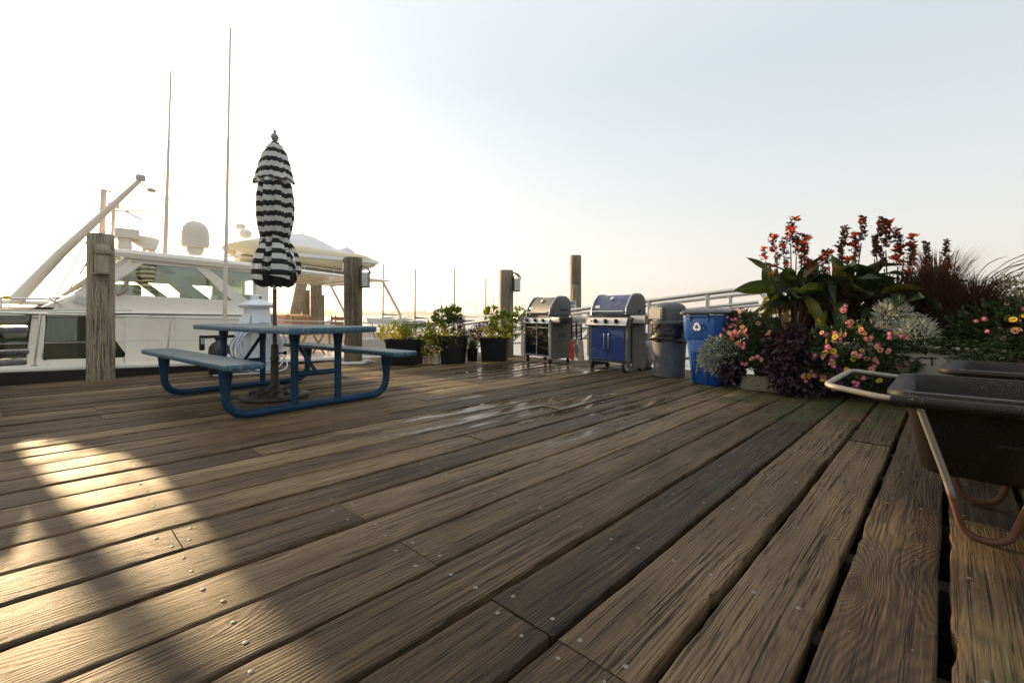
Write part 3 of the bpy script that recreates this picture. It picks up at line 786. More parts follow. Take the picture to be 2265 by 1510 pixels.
for i in range(19):
    u = i / 18; x = 2.98 + 2.92 * u
    w = .78 * min(1, (u * 4 + .2)) ** .5 * (1 - .12 * max(0, (u - .85) / .15))
    pk = 2.34 + .40 * math.exp(-((x - 4.3) / .75) ** 2) - .05 * u + .10 * math.exp(-((x - 3.4) / .4) ** 2)
    ring = []
    for j in range(17):
        t = -1 + 2 * j / 16
        z = 2.21 + (pk - 2.21) * (1 - abs(t) ** 1.6) + .012 * noise.noise((x * 5, t * 6, 1)) + .17 * (1 - t * t) ** .5 * .5
        ring.append(V(x, 10.95 + t * w, z))
    ring = [V(x, 10.95 - w * 1.0, 2.17)] + ring + [V(x, 10.95 + w, 2.17)]
    rings.append(ring)
b.loft(rings, caps=True); b.build('canvas_cover', MAT['canvas'], tender, smooth=60)
b = MB(); b.prism([V(5.2, 11.2, 2.35), V(5.85, 11.15, 2.38), V(5.72, 11.2, 2.58), V(5.55, 11.2, 2.66), V(5.3, 11.2, 2.55)], (0, .35, 0)); b.build('outboard_cover', MAT['canvas'], tender, smooth=30, bevel=.03)
for x in (3.85, 4.95):
    b = MB(); b.box(x - .025, x + .025, 10.14, 10.18, 2.15, 2.2); b.build('strap_buckle', MAT['black'], tender, smooth=None)
    b = MB(); b.bar((x, 10.16, 2.16), (x - .25, 9.75, zr(x) + .02), .012, .004); b.build('strap', MAT['canvas'], tender, smooth=None)
b = MB(); b.lathe([(.05, 0), (.06, .03), (.02, .05)], 12, (4.3, 10.95, 2.76)); b.build('cover_vent', MAT['black'], tender)
b = MB(); b.ell((3.05, 10.75, 2.62), .12, .14, .10); b.ell((3.0, 10.9, 2.78), .10, .12, .07); b.build('fender_bag', MAT['canvas'], tender, smooth=180)

# ------------------------------------------------------------------ picnic tables
def coated_mat(name, base, wear, holes=True):
    T = NT(name); oc = T.obj()
    n1 = T.noise(oc, 4, 5, .6); c = T.mix(T.ramp(n1, [(.35, 0.0), (.7, .5)]), base, tuple(min(1, k * 1.7 + .01) for k in base))
    st = T.noise(T.mapping(oc, (55, 55, 7)), 1.0, 4, .65)
    c = T.mix(T.ramp(st, [(.52, 0.0), (.68, .55)]), c, wear)
    h = T.noise(oc, 160, 2); r = T.math('MULTIPLY_ADD', n1, .25, .28)
    if holes:
        vo = T.t.nodes.new('ShaderNodeTexVoronoi'); vo.feature = 'F1'; vo.voronoi_dimensions = '2D'
        T.set(vo, 'Vector', T.mapping(oc, (1, .5, 1))); T.set(vo, 'Scale', 44.0); T.set(vo, 'Randomness', .0)
        hole = T.ramp(vo.outputs['Distance'], [(.32, 1.0), (.44, 0.0)])
        gm = T.t.nodes.new('ShaderNodeNewGeometry'); sz = T.t.nodes.new('ShaderNodeSeparateXYZ'); T.set(sz, 0, gm.outputs['Normal'])
        hole = T.math('MULTIPLY', hole, T.math('GREATER_THAN', sz.outputs[2], .9))
        c = T.mix(T.math('MULTIPLY', hole, .85), c, (.004, .006, .008))
        h = T.math('SUBTRACT', h, T.math('MULTIPLY', hole, 6.0))
    return T.done(T.bsdf(c, r, 0, T.bump(h, .7, .0012), .5))
MAT['blue_mesh'] = coated_mat('blue coated expanded metal', (.028, .085, .125), (.24, .31, .31))
MAT['blue_frame'] = mat('blue powder coated tube', (.007, .040, .085), .45, var=.25, scale=6, dirt=(.04, .07, .09), dirt_amt=.35, bump=.0004, bscale=200, spec=.25)
MAT['grey_mesh'] = coated_mat('grey coated expanded metal', (.075, .075, .085), (.22, .21, .21))
MAT['grey_frame'] = mat('dark grey powder coated tube', (.03, .032, .04), .42, var=.2, scale=6)
MAT['bolt'] = mat('zinc bolt', (.5, .5, .5), .35, .9)

def slab(b, x0, x1, y0, y1, z0, z1, r=.05, lip=.012, n=6):
    # rounded plan, rolled edge
    def ringp(inset, z):
        pts = []
        for cx, cy, a0 in ((x1 - r, y1 - r, 0), (x0 + r, y1 - r, 90), (x0 + r, y0 + r, 180), (x1 - r, y0 + r, 270)):
            for i in range(n + 1):
                a = R(a0 + 90 * i / n); pts.append(V(cx + (r - inset) * math.cos(a), cy + (r - inset) * math.sin(a), z))
        return pts
    b.loft([ringp(.02, z0 + .004), ringp(.004, z0), ringp(0, z0 + .006), ringp(0, z1 - lip), ringp(lip * .3, z1 - lip * .3), ringp(lip, z1)])
    return b
def picnic_table(name, label, loc, rz, mesh, frame, L=2.61):
    t = thing(name, label, 'picnic table', loc, rz)
    h = L / 2
    b = MB(); slab(b, -.43, .43, -h, h, .730, .788, .06); b.build('tabletop', mesh, t, smooth=40, world=False)
    for s in (-1, 1):
        b = MB(); slab(b, s * .78 - .145, s * .78 + .145, -h, h, .465, .512, .05); b.build('bench', mesh, t, smooth=40, world=False)
    for yf in (-.90, .90):
        b = MB(); pts = fillet([(-.80, yf, .47), (-.80, yf, .037), (.80, yf, .037), (.80, yf, .47)], .20, 8)
        rr = [.052, ] + [.037] * (len(pts) - 2) + [.052]
        # taper the flared tops
        pts = [pts[0], V(-.80, yf, .36), V(-.80, yf, .27)] + pts[1:-1] + [V(.80, yf, .27), V(.80, yf, .36), pts[-1]]
        rr = [.060, .050, .040] + [.037] * (len(pts) - 6) + [.040, .050, .060]
        b.tube(pts, rr, 12); b.build('leg_frame', frame, t, smooth=60, world=False)
        for x in (-.22, .22):
            b = MB(); b.tube([(x, yf, .05), (x, yf, .55), (x, yf, .65), (x, yf, .732)], [.034, .034, .042, .056], 12); b.build('upright', frame, t, smooth=60, world=False)
        b = MB(); b.tube([(-.22, yf, .34), (.22, yf, .34)], .026, 10); b.build('crossbar', frame, t, smooth=60, world=False)
        yi = .28 * (1 if yf > 0 else -1)
        b = MB(); b.tube([(.0, yf * .97, .35), (0, yi, .73)], .019, 8); br = b.build('brace', frame, t, smooth=60, world=False)
        b = MB(); b.lathe([(.014, -.04), (.014, .04)], 10, (0, yf * .97, .35), Matrix.Rotation(R(90), 4, 'Y')); b.build('bolt', MAT['bolt'], br, world=False)
    return t
picnic_table('picnic_table', 'blue coated mesh picnic table with attached benches around the striped umbrella', (1.826, 5.36, 0), R(4.4), MAT['blue_mesh'], MAT['blue_frame'])
picnic_table('picnic_table', 'dark grey mesh picnic table beyond the thick bare pile, at the deck edge', (-1.37, 6.72, 0), R(90), MAT['grey_mesh'], MAT['grey_frame'])

# ------------------------------------------------------------------ closed striped umbrella and its base
UX, UY = 1.80, 5.33
def stripe_mat():
    T = NT('black and white striped cloth')
    a = T.t.nodes.new('ShaderNodeAttribute'); a.attribute_name = 'stripe'
    f = T.math('FRACT', a.outputs['Fac'])
    bl = T.ramp(f, [(.0, 1.0), (.485, 1.0), (.5, 0.0), (.985, 0.0), (1.0, 1.0)])
    a2 = T.t.nodes.new('ShaderNodeAttribute'); a2.attribute_name = 'dark'
    bl = T.math('MAXIMUM', bl, T.ramp(a2.outputs['Fac'], [(.45, 0.0), (.55, 1.0)]))
    nz = T.noise(T.obj(), 6, 4)
    w = T.mix(nz, (.62, .61, .57), (.78, .77, .73)); k = T.mix(nz, (.014, .016, .018), (.03, .032, .034))
    c = T.mix(bl, w, k)
    wv = T.noise(T.mapping(T.obj(), (1, 1, .25)), 42, 4, .6)
    sh = T.bsdf(c, .85, 0, T.bump(wv, .5, .006), .2)
    tr = T.t.nodes.new('ShaderNodeBsdfTranslucent'); T.set(tr, 'Color', c)
    mx = T.t.nodes.new('ShaderNodeMixShader'); T.set(mx, 0, .22); T.set(mx, 1, sh); T.set(mx, 2, tr.outputs[0])
    return T.done(mx.outputs[0])
MAT['stripe'] = stripe_mat()
MAT['umb_pole'] = mat('brown umbrella pole', (.11, .035, .022), .4, var=.25, scale=8)
MAT['umb_pole_w'] = mat('pale upper pole', (.6, .55, .5), .4)
MAT['finial'] = mat('grey finial', (.24, .25, .24), .5)
umb = thing('closed_umbrella', 'closed black and white striped patio umbrella tied shut over the blue table', 'umbrella', (UX, UY, 0))
b = MB(); b.lathe([(.021, .03), (.021, 1.18)], 14); b.build('pole', MAT['umb_pole'], umb, world=False, smooth=50)
b = MB(); b.lathe([(.019, 1.18), (.019, 2.80)], 14); b.build('upper_pole', MAT['umb_pole_w'], umb, world=False, smooth=50)
b = MB(); b.lathe([(.03, 2.76), (.034, 2.785), (.022, 2.80), (.032, 2.815), (.042, 2.84), (.036, 2.865), (.018, 2.885), (.012, 2.90), (.016, 2.915), (.002, 2.93)], 16); b.build('finial', MAT['finial'], umb, world=False, smooth=50)
def cloth(name, prof, npl, seed, amp, stripe0, per, dark_z=None, jag=0.0, slant=0.0):
    # prof: (z, radius); pleats swing the radius and the stripe phase
    N = npl * 12; b = MB(); rings = []; st = []; dk = []
    zs = []
    for (z0, r0), (z1, r1) in zip(prof, prof[1:]):
        k = max(2, int(abs(z1 - z0) / .008))
        zs += [(z0 + (z1 - z0) * i / k, r0 + (r1 - r0) * (3 * (i / k) ** 2 - 2 * (i / k) ** 3)) for i in range(k)]
    zs.append(prof[-1]); zmax = zs[0][0]; zmin = zs[-1][0]
    for z, r in zs:
        ring = []; u = (zmax - z) / max(1e-6, zmax - zmin)
        for j in range(N):
            a = 2 * math.pi * j / N
            wob = noise.noise((math.cos(a) * 1.4 + seed, math.sin(a) * 1.4, z * 1.6)) * .8
            ph = npl * a + wob * 1.6 + seed
            pl = math.sin(ph); pl = math.copysign(abs(pl) ** .7, pl)
            fine = math.sin(npl * 2.7 * a + seed * 3 + wob * 3)
            rr = r * (1 + amp * pl + .07 * fine * amp / .3 + .14 * noise.noise((math.cos(a) * 1.1, math.sin(a) * 1.1 + seed, z * 2.2)))
            zz = z - jag * u * (pl * .5 + .5) + .010 * noise.noise((math.cos(a) * 3, math.sin(a) * 3, z * 6 + seed))
            ring.append(V(rr * math.cos(a) + slant * u, rr * math.sin(a), zz))
            st.append((zmax - z + stripe0 + .006 * pl + .004 * fine + .012 * noise.noise((math.cos(a) * 2.5 + seed, math.sin(a) * 2.5, .3))) / per)
            dk.append(0.0 if dark_z is None else max(0, min(1, (dark_z + .025 * pl - z) / .012)))
        rings.append(ring)
    b.loft(rings, caps=False)
    o = b.build(name, MAT['stripe'], umb, smooth=180, world=False, fix=False)
    at = o.data.attributes.new('stripe', 'FLOAT', 'POINT'); at.data.foreach_set('value', st)
    at = o.data.attributes.new('dark', 'FLOAT', 'POINT'); at.data.foreach_set('value', dk)
    return o
cloth('canopy', [(2.76, .03), (2.60, .075), (2.44, .115), (2.34, .155), (2.20, .166), (2.00, .158), (1.86, .146), (1.76, .128), (1.68, .134), (1.55, .160), (1.42, .184), (1.33, .190), (1.27, .165), (1.235, .12), (1.25, .06)], 8, 2.3, .15, .0, .106, 1.39, .03)
cloth('vent_flap', [(2.79, .035), (2.74, .075), (2.64, .118), (2.54, .145), (2.45, .166), (2.40, .180), (2.375, .186)], 6, 5.1, .13, .03, .106, None, .04, .0)
b = MB(); b.tube([V(.136 * math.cos(a_), .136 * math.sin(a_), 1.765 + .02 * math.sin(a_ * 2)) for a_ in [2 * math.pi * i / 24 for i in range(24)]], .010, 6, closed=True); b.build('tie_strap', MAT['black'], umb, world=False)
for k_, (a_, z0_, z1_, w_) in enumerate(((R(200), 1.72, 1.28, .10), (R(330), 1.74, 1.36, .09), (R(265), 1.75, 1.30, .11))):
    b = MB(); rows_ = []; n_ = 12; st = []; dk = []
    for i in range(n_ + 1):
        u = i / n_; z = z0_ + (z1_ - z0_) * u; r_ = .12 + .13 * math.sin(u * 1.9)
        row = []
        for j in range(7):
            v = (j / 6 - .5) * 2
            aa = a_ + v * w_ / r_ * (.5 + .5 * u)
            row.append(V((r_ + .02 * math.cos(v * 4)) * math.cos(aa), (r_ + .02 * math.cos(v * 4)) * math.sin(aa), z - .02 * v)); st.append((u * .5 + .02 * v + k_ * .05) / .128); dk.append(0.0)
        rows_.append(row)
    b.loft(rows_, caps=False, closed=False); o = b.build('loose_fold', MAT['stripe'], umb, smooth=180, world=False, fix=False)
    at = o.data.attributes.new('stripe', 'FLOAT', 'POINT'); at.data.foreach_set('value', st)
    at = o.data.attributes.new('dark', 'FLOAT', 'POINT'); at.data.foreach_set('value', dk)
MAT['castiron'] = mat('bronze cast base', (.040, .034, .026), .5, .3, var=.3, scale=10, dirt=(.12, .10, .07), dirt_amt=.5)
ub = thing('umbrella_base', 'round dark cast umbrella base with raised scroll relief under the blue table', 'umbrella base', (UX, UY, 0))
b = MB(); b.lathe([(.335, 0.0), (.345, .012), (.34, .035), (.325, .046), (.30, .048), (.27, .046), (.20, .072), (.12, .095), (.07, .115), (.055, .135)], 48); b.build('disc', MAT['castiron'], ub, smooth=40, world=False)
b = MB(); b.lathe([(.055, .13), (.042, .15), (.04, .40), (.046, .42), (.04, .45), (.038, .56), (.032, .58), (.022, .582)], 20); b.build('sleeve', MAT['castiron'], ub, smooth=40, world=False)
b = MB(); b.tube([(.03, 0, .48), (.09, -.02, .48)], .009, 8); b.ell((.1, -.022, .48), .022, .012, .022, 10, 6); b.build('clamp_knob', MAT['black'], ub, smooth=60, world=False)
for k_ in range(10):
    a_ = 2 * math.pi * k_ / 10; b = MB()
    pts = [V(.11 + .15 * u + .0, .035 * math.sin(u * 6.283), .098 - .046 * u + .008) for u in [i / 10 for i in range(11)]]
    M_ = Matrix.Rotation(a_, 3, 'Z'); b.tube([M_ @ p for p in pts], [.006 + .010 * math.sin(math.pi * i / 10) for i in range(11)], 6); b.build('scroll', MAT['castiron'], ub, smooth=60, world=False)

# ------------------------------------------------------------------ power pedestal, hose, water filter, rope
MAT['pedwhite'] = mat('white pedestal plastic', (.74, .76, .78), .42, var=.04, scale=4, dirt=(.5, .48, .42), dirt_amt=.25)
ped = thing('power_pedestal', 'white lighthouse shaped dock power pedestal with a hipped cap at the deck edge', 'power pedestal', (2.52, 8.28, 0), R(8))
def frust(b, w0, w1, z0, z1, d0=None, d1=None):
    d0 = d0 or w0; d1 = d1 or w1
    return b.loft([[V(-w0, -d0, z0), V(w0, -d0, z0), V(w0, d0, z0), V(-w0, d0, z0)], [V(-w1, -d1, z1), V(w1, -d1, z1), V(w1, d1, z1), V(-w1, d1, z1)]])
b = MB(); frust(b, .205, .17, 0, .70); frust(b, .165, .145, .702, 1.02); b.build('body', MAT['pedwhite'], ped, smooth=None, bevel=.01, world=False)
for s in (-1, 1):
    b = MB(); b.prism([V(s * .172, -.17, .92), V(s * .30, -.17, .66), V(s * .30, -.17, .60), V(s * .186, -.17, .60)], (0, .30, 0)); b.build('side_shroud', MAT['pedwhite'], ped, smooth=None, bevel=.008, world=False)
b = MB(); b.loft([[V(x * k, y * k, z) for x, y in ((-1, -1), (1, -1), (1, 1), (-1, 1))] for k, z in ((.18, 1.015), (.215, 1.055), (.215, 1.068), (.11, 1.135), (.075, 1.15), (.07, 1.225), (.055, 1.235))]); cap_ = b.build('roof_cap', MAT['pedwhite'], ped, smooth=20, world=False, bevel=.005)
b = MB(); b.lathe([(.018, -.006), (.018, .008)], 14, (.02, -.072, 1.19), Matrix.Rotation(R(90), 4, 'X')); b.build('photocell', MAT['rubber'], cap_, world=False)
b = MB(); b.box(-.10, .10, -.198, -.186, .28, .52); b.build('breaker_door', MAT['pedwhite'], ped, smooth=None, bevel=.004, world=False)
MAT['hose'] = mat('pale blue grey hose', (.56, .60, .66), .42, var=.10, scale=10)
hose = thing('water_hose', 'coil of pale grey water hose hanging on the white power pedestal', 'hose', (2.45, 7.95, 0))
rh = random.Random(5)
for k_ in range(11):
    cx_ = rh.uniform(-.06, .06); rx = rh.uniform(.30, .38); rz_ = rh.uniform(.30, .40); yy = -.10 + .022 * k_; zc = .80 - rz_ - rh.uniform(0, .08)
    pts = []
    for i in range(36):
        a_ = 2 * math.pi * i / 36
        pts.append(V(cx_ + rx * math.cos(a_) * (1 - .18 * max(0, math.sin(a_))), yy - .10 * max(0, -math.sin(a_)) * (k_ % 3) * .6 + .015 * math.sin(3 * a_ + k_), max(.014 + .006 * (k_ % 4), zc + rz_ * math.sin(a_))))
    b = MB(); b.tube(pts, .0115, 8, closed=True); b.build('loop', MAT['hose'], hose, smooth=60, world=False)
b = MB(); b.tube(smooth_path([(.30, -.1, .25), (.36, -.2, .10), (.20, -.32, .014), (-.25, -.30, .014), (-.55, -.2, .014), (-.66, -.05, .03), (-.68, .05, .30)], 6), .0115, 8); b.build('loose_end', MAT['hose'], hose, smooth=60, world=False)
MAT['tankblack'] = mat('black filter tank', (.016, .016, .018), .34, var=.2, scale=6)
tank = thing('water_filter_tank', 'black water filter bottle with a gauge head beside the white pedestal', 'filter tank', (1.90, 7.95, 0))
b = MB(); b.lathe([(.125, 0), (.14, .02), (.14, .36), (.13, .42), (.10, .47), (.05, .50), (.045, .53)], 28); b.build('bottle', MAT['tankblack'], tank, smooth=50, world=False)
b = MB(); b.lathe([(.055, .53), (.06, .55), (.05, .58), (.03, .60)], 16); b.tube([(-.20, 0, .575), (.20, 0, .575)], .022, 10); b.build('valve_head', MAT['black'], tank, smooth=50, world=False)
b = MB(); b.box(-.25, -.19, -.04, .04, .38, .60); mt_ = b.build('flow_meter', MAT['black'], tank, smooth=None, bevel=.012, world=False)
b = MB(); b.box(-.243, -.197, -.046, -.041, .47, .56); b.build('display', mat('meter display', (.30, .40, .42), .2), mt_, smooth=None, world=False)
b = MB(); b.lathe([(.04, -.1), (.05, 0.0), (.04, .006)], 18, (.075, -.118, .27), Matrix.Rotation(R(78), 4, 'X') @ Matrix.Rotation(R(0), 4, 'Z')); b.build('round_sticker', MAT['pedwhite'], tank, smooth=40, world=False)
b = MB(); b.tube(smooth_path([(.20, 0, .575), (.30, .02, .55), (.34, .05, .40), (.36, .0, .2)], 5), .011, 7); b.build('outlet_hose', MAT['hose'], tank, smooth=60, world=False)
MAT['rope'] = mat('white braided rope', (.62, .60, .56), .85, var=.2, scale=60, bump=.002, bscale=260)
rope = thing('rope_coil', 'flat coil of white mooring rope round the foot of the lantern pile', 'rope', (4.10, 8.05, 0))
for k_ in range(7):
    r_ = .20 + .024 * (k_ % 5) + (.01 if k_ > 4 else 0); z_ = .014 + (.020 if k_ > 4 else 0)
    b = MB(); b.tube([V(r_ * math.cos(2 * math.pi * i / 40) * 1.05, r_ * math.sin(2 * math.pi * i / 40) * .98, z_ + .003 * math.sin(i)) for i in range(40)], .0125, 8, closed=True); b.build('turn', MAT['rope'], rope, smooth=60, world=False)
b = MB(); b.ell((.16, -.22, .05), .055, .045, .03, 10, 6); b.tube(smooth_path([(.1, -.22, .03), (.2, -.26, .05), (.25, -.2, .04), (.3, -.3, .014)], 5), .013, 7); b.build('knot', MAT['rope'], rope, smooth=60, world=False)

# ------------------------------------------------------------------ lanterns on the piles
MAT['bronze'] = mat('dark bronze lantern metal', (.055, .050, .036), .45, .6, var=.35, scale=16, dirt=(.16, .15, .11), dirt_amt=.4)
MAT['tan_metal'] = mat('sun bleached tan metal', (.24, .20, .13), .6, .2, var=.2, scale=9)  # lens flare over the near pile lantern, put into its tan colour
MAT['tan_glass'] = mat('cloudy tan lantern glass', (.34, .29, .20), .4, var=.15, scale=9)  # same flare wash put into the glass colour
MAT['lglass'] = mat('frosted lantern glass', (.55, .57, .52), .35, var=.1, scale=9)
def lantern(label, loc, rz, group='lanterns on the piles', body='bronze', glass='lglass'):
    t = thing('pile_lantern', label, 'lantern', loc, rz, group)      # mounts on local +Y, faces local -Y
    b = MB(); b.box(-.085, .085, -.01, .012, -.01, .33); b.build('back_plate', MAT[body], t, smooth=None, bevel=.006, world=False)
    b = MB(); b.prism([V(-.085, -.01, -.005), V(.085, -.01, -.005), V(.085, -.15, -.005), V(-.085, -.15, -.005)], (0, 0, .018)); b.build('bottom_plate', MAT[body], t, smooth=None, bevel=.004, world=False)
    b = MB(); rings = []
    for u in range(9):
        a_ = R(90 * u / 8); y = -.16 * math.cos(a_) * 1.0 - .005; z = .27 + .14 * math.sin(a_); w = .092 - .05 * math.sin(a_) ** 2
        rings.append([V(-w, y, z), V(w, y, z), V(w, y + .012, z - .012), V(-w, y + .012, z - .012)])
    b.loft(rings); b.build('hood', MAT[body], t, smooth=40, world=False)
    b = MB(); b.box(-.066, .066, -.135, -.02, .015, .275); b.build('glass_box', MAT[glass], t, smooth=None, bevel=.006, world=False)
    for x in (-.075, .075):
        b = MB(); b.bar((x, -.142, 0), (x, -.142, .28), .012, .012); b.build('corner_bar', MAT[body], t, smooth=None, world=False)
    return t
lantern('bronze wall lantern on the pile with the rope coil', (4.22, 7.98, 1.42), R(52))
lantern('bronze wall lantern on the pile behind the black planter pots', (7.22, 6.90, 1.42), R(60))
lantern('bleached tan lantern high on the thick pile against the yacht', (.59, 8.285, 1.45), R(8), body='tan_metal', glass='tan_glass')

# ------------------------------------------------------------------ leaves and plants: helpers
def leafquad(b, c, d, up, L, W, fold=.15, curl=.2):
    # a pointed leaf of four triangles folded on its midrib, base at c, growing along d
    d = d.normalized(); s = d.cross(up)
    s = s.normalized() if s.length > 1e-4 else V(1, 0, 0)
    n = s.cross(d)
    m = c + d * L * .5 + n * curl * L * .25; t = c + d * L - n * curl * L * .35
    b.add([c, m + s * W * .5 + n * fold * W, t, m - s * W * .5 + n * fold * W, m], [(0, 1, 4), (1, 2, 4), (2, 3, 4), (3, 0, 4)])
def rvec(r_): return V(r_.gauss(0, 1), r_.gauss(0, 1), r_.gauss(0, 1)).normalized()
def bush(b, r_, c, rad, n, L, W, up=.5, droop=0, shell=.45):
    c = V(c)
    for i in range(n):
        q = rvec(r_)
        k = (shell + (1 - shell) * r_.random()) ** .6
        lump = 1 + .35 * noise.noise((q.x * 2.1 + c.x * 3, q.y * 2.1 + c.y * 3, q.z * 2.1))
        p = c + V(q.x * rad[0], q.y * rad[1], q.z * rad[2]) * k * lump
        d = (q * .8 + rvec(r_) * .7 + V(0, 0, up - droop)).normalized()
        s_ = r_.uniform(.65, 1.3)
        leafquad(b, p, d, rvec(r_), L * s_, W * s_)
def blades(b, r_, c, n, h, spread, w, bend=1.0, seg=5, up=(0, 0, 1), hj=.3):
    c = V(c)
    for i in range(n):
        a = r_.random() * 6.283; d = V(math.cos(a), math.sin(a), 0); rr = spread * r_.random() ** .6
        hh = h * r_.uniform(1 - hj, 1 + hj * .5); p0 = c + d * .05 * r_.random() + V(r_.gauss(0, .03), r_.gauss(0, .03), 0)
        pts = []
        for k in range(seg + 1):
            u = k / seg
            pts.append(p0 + d * rr * u ** 1.7 * (1 + .5 * bend * u) + V(0, 0, hh * (u - bend * .42 * u ** 3)))
        s = V(-d.y, d.x, 0)
        for k in range(seg):
            w0 = w * (1 - k / seg) ** .7 ; w1 = w * (1 - (k + 1) / seg) ** .7 + .0004
            b.add([pts[k] - s * w0, pts[k] + s * w0, pts[k + 1] + s * w1, pts[k + 1] - s * w1], [(0, 1, 2, 3)])
MAT['leaf_yg'] = leaf_mat('yellow green herb leaves', (.26, .27, .02), (.58, .49, .05), .55)
MAT['leaf_g'] = leaf_mat('fresh green leaves', (.07, .13, .02), (.20, .27, .035), .5)
MAT['leaf_dg'] = leaf_mat('dark green leaves', (.018, .040, .012), (.06, .095, .028), .3)
MAT['leaf_pur'] = leaf_mat('dusky purple leaves', (.05, .022, .028), (.13, .06, .055), .3)
MAT['leaf_blk'] = leaf_mat('black purple vine leaves', (.016, .008, .012), (.050, .022, .032), .15, .38)
MAT['leaf_sil'] = leaf_mat('silver leaves', (.24, .27, .22), (.48, .50, .44), .25, .75)
MAT['leaf_dusty'] = leaf_mat('dusty miller leaves', (.34, .37, .30), (.62, .62, .54), .25, .8)
MAT['straw'] = leaf_mat('straw coloured blades', (.22, .12, .045), (.48, .30, .12), .4, .7)
MAT['grasspur'] = leaf_mat('purple grass blades', (.035, .014, .014), (.12, .055, .04), .3, .6)
MAT['stem'] = mat('plant stems', (.09, .07, .03), .7, var=.4, scale=30)
MAT['soil'] = mat('potting soil', (.025, .018, .012), .95, var=.5, scale=40, bump=.004, bscale=120)
MAT['potblack'] = mat('black planter plastic', (.009, .009, .010), .6, var=.3, scale=7, dirt=(.03, .027, .024), dirt_amt=.35, spec=.15)
MAT['cream_pot'] = mat('cream bucket', (.55, .48, .30), .5, var=.12, scale=10, dirt=(.2, .16, .1))

# ------------------------------------------------------------------ planter pots at the deck edge
def square_pot(name, label, cx, cy, w0, w1, h, rz, m=None, sq=.8, group='planter pots at the deck edge'):
    t = thing(name, label, 'planter pot', (cx, cy, 0), rz, group)
    b = MB(); b.lathe([(w0, .0), (w0 * 1.01, .01), (w1 * .985, h - .05), (w1 * 1.03, h - .048), (w1 * 1.03, h), (w1 * .95, h), (w1 * .93, h - .04), (w1 * .9, h - .08)], 32, sq=sq)
    b.build('pot', m or MAT['potblack'], t, smooth=30, world=False)
    b = MB(); b.lathe([(.01, h - .055), (w1 * .935, h - .05)], 24, sq=sq); b.build('soil', MAT['soil'], t, smooth=None, world=False)
    return t
rp = random.Random(21)
def plantthing(name, label, cat, loc, group=None): return thing(name, label, cat, loc, 0, group)
def part_bush(t, nm, m, lst, seed, **kw):
    r_ = random.Random(seed); b = MB()
    for (c, rad, n, L, W) in lst: bush(b, r_, c, rad, n, L, W, **kw)
    o = b.build(nm, m, t, smooth=None, fix=False, world=False); o['kind'] = 'stuff'; return o
def stems(t, pts, r0=.006):
    t.scale = (1.28, 1.28, 1.14)
    b = MB()
    for p, q in pts: b.tube([V(p), V(p).lerp(V(q), .5) + V(.01, .01, 0), V(q)], [r0, r0 * .8, r0 * .5], 5)
    return b.build('stems', MAT['stem'], t, smooth=60, world=False)
GP = 'herbs and foliage in the dock pots'
square_pot('planter_pot', 'wide black square pot of yellow green herbs, beside the lantern pile', 4.66, 7.17, .25, .29, .47, R(35))
t = plantthing('potted_herb', 'low yellow green herb with feathery tufts in the wide black pot', 'plant', (4.66, 7.17, .42), GP)
part_bush(t, 'foliage', MAT['leaf_yg'], [((-.14, .12, .12), (.20, .18, .15), 420, .055, .022), ((.02, 0, .10), (.25, .22, .13), 300, .05, .02)], 1, up=.5)
part_bush(t, 'side_foliage', MAT['leaf_g'], [((.16, -.14, .13), (.20, .18, .17), 420, .05, .018), ((.24, -.2, -.02), (.12, .12, .14), 120, .05, .025)], 2, up=.3)
b = MB(); blades(b, random.Random(4), (0, 0, .05), 90, .40, .16, .004, .6); b.build('tall_blades', MAT['leaf_g'], t, smooth=None, fix=False, world=False)['kind'] = 'stuff'
stems(t, [((x, y, 0), (x * 1.6, y * 1.6, .16)) for x, y in ((.1, .1), (-.1, .1), (0, -.1), (.12, -.1), (-.12, 0))])

square_pot('planter_pot', 'tall black square pot next to the cream bucket', 5.42, 6.72, .20, .25, .51, R(40))
t = plantthing('potted_herb', 'tall green leafy herb on a wire frame in the tall black pot', 'plant', (5.42, 6.72, .46), GP)
part_bush(t, 'foliage', MAT['leaf_g'], [((-.10, .12, .36), (.13, .12, .14), 200, .075, .045), ((.02, .02, .40), (.09, .09, .10), 120, .075, .045)], 5, up=.3)
part_bush(t, 'yellow_foliage', MAT['leaf_yg'], [((-.18, .16, .10), (.15, .15, .22), 360, .06, .03), ((-.02, .0, -.02), (.22, .2, .16), 300, .06, .03)], 6)
part_bush(t, 'purple_foliage', MAT['leaf_pur'], [((.18, -.18, .05), (.18, .16, .10), 380, .04, .015), ((.03, -.02, .25), (.10, .09, .16), 130, .06, .03)], 7)
b = MB()
for k in range(6):
    a_ = 2 * math.pi * k / 6; b.tube([V(.09 * math.cos(a_) + .06, .09 * math.sin(a_) - .04, 0), V(.10 * math.cos(a_) + .06, .10 * math.sin(a_) - .04, .34)], .004, 5)
for z_ in (.14, .33): b.tube([V(.10 * math.cos(2 * math.pi * i / 20) + .06, .10 * math.sin(2 * math.pi * i / 20) - .04, z_) for i in range(20)], .004, 5, closed=True)
b.build('wire_support', MAT['rubber'], t, world=False)
stems(t, [((-.1, .1, 0), (-.12, .12, .35)), ((0, 0, 0), (.02, .02, .38)), ((.1, -.1, 0), (.15, -.15, .1)), ((-.15, .15, 0), (-.18, .16, .2))])

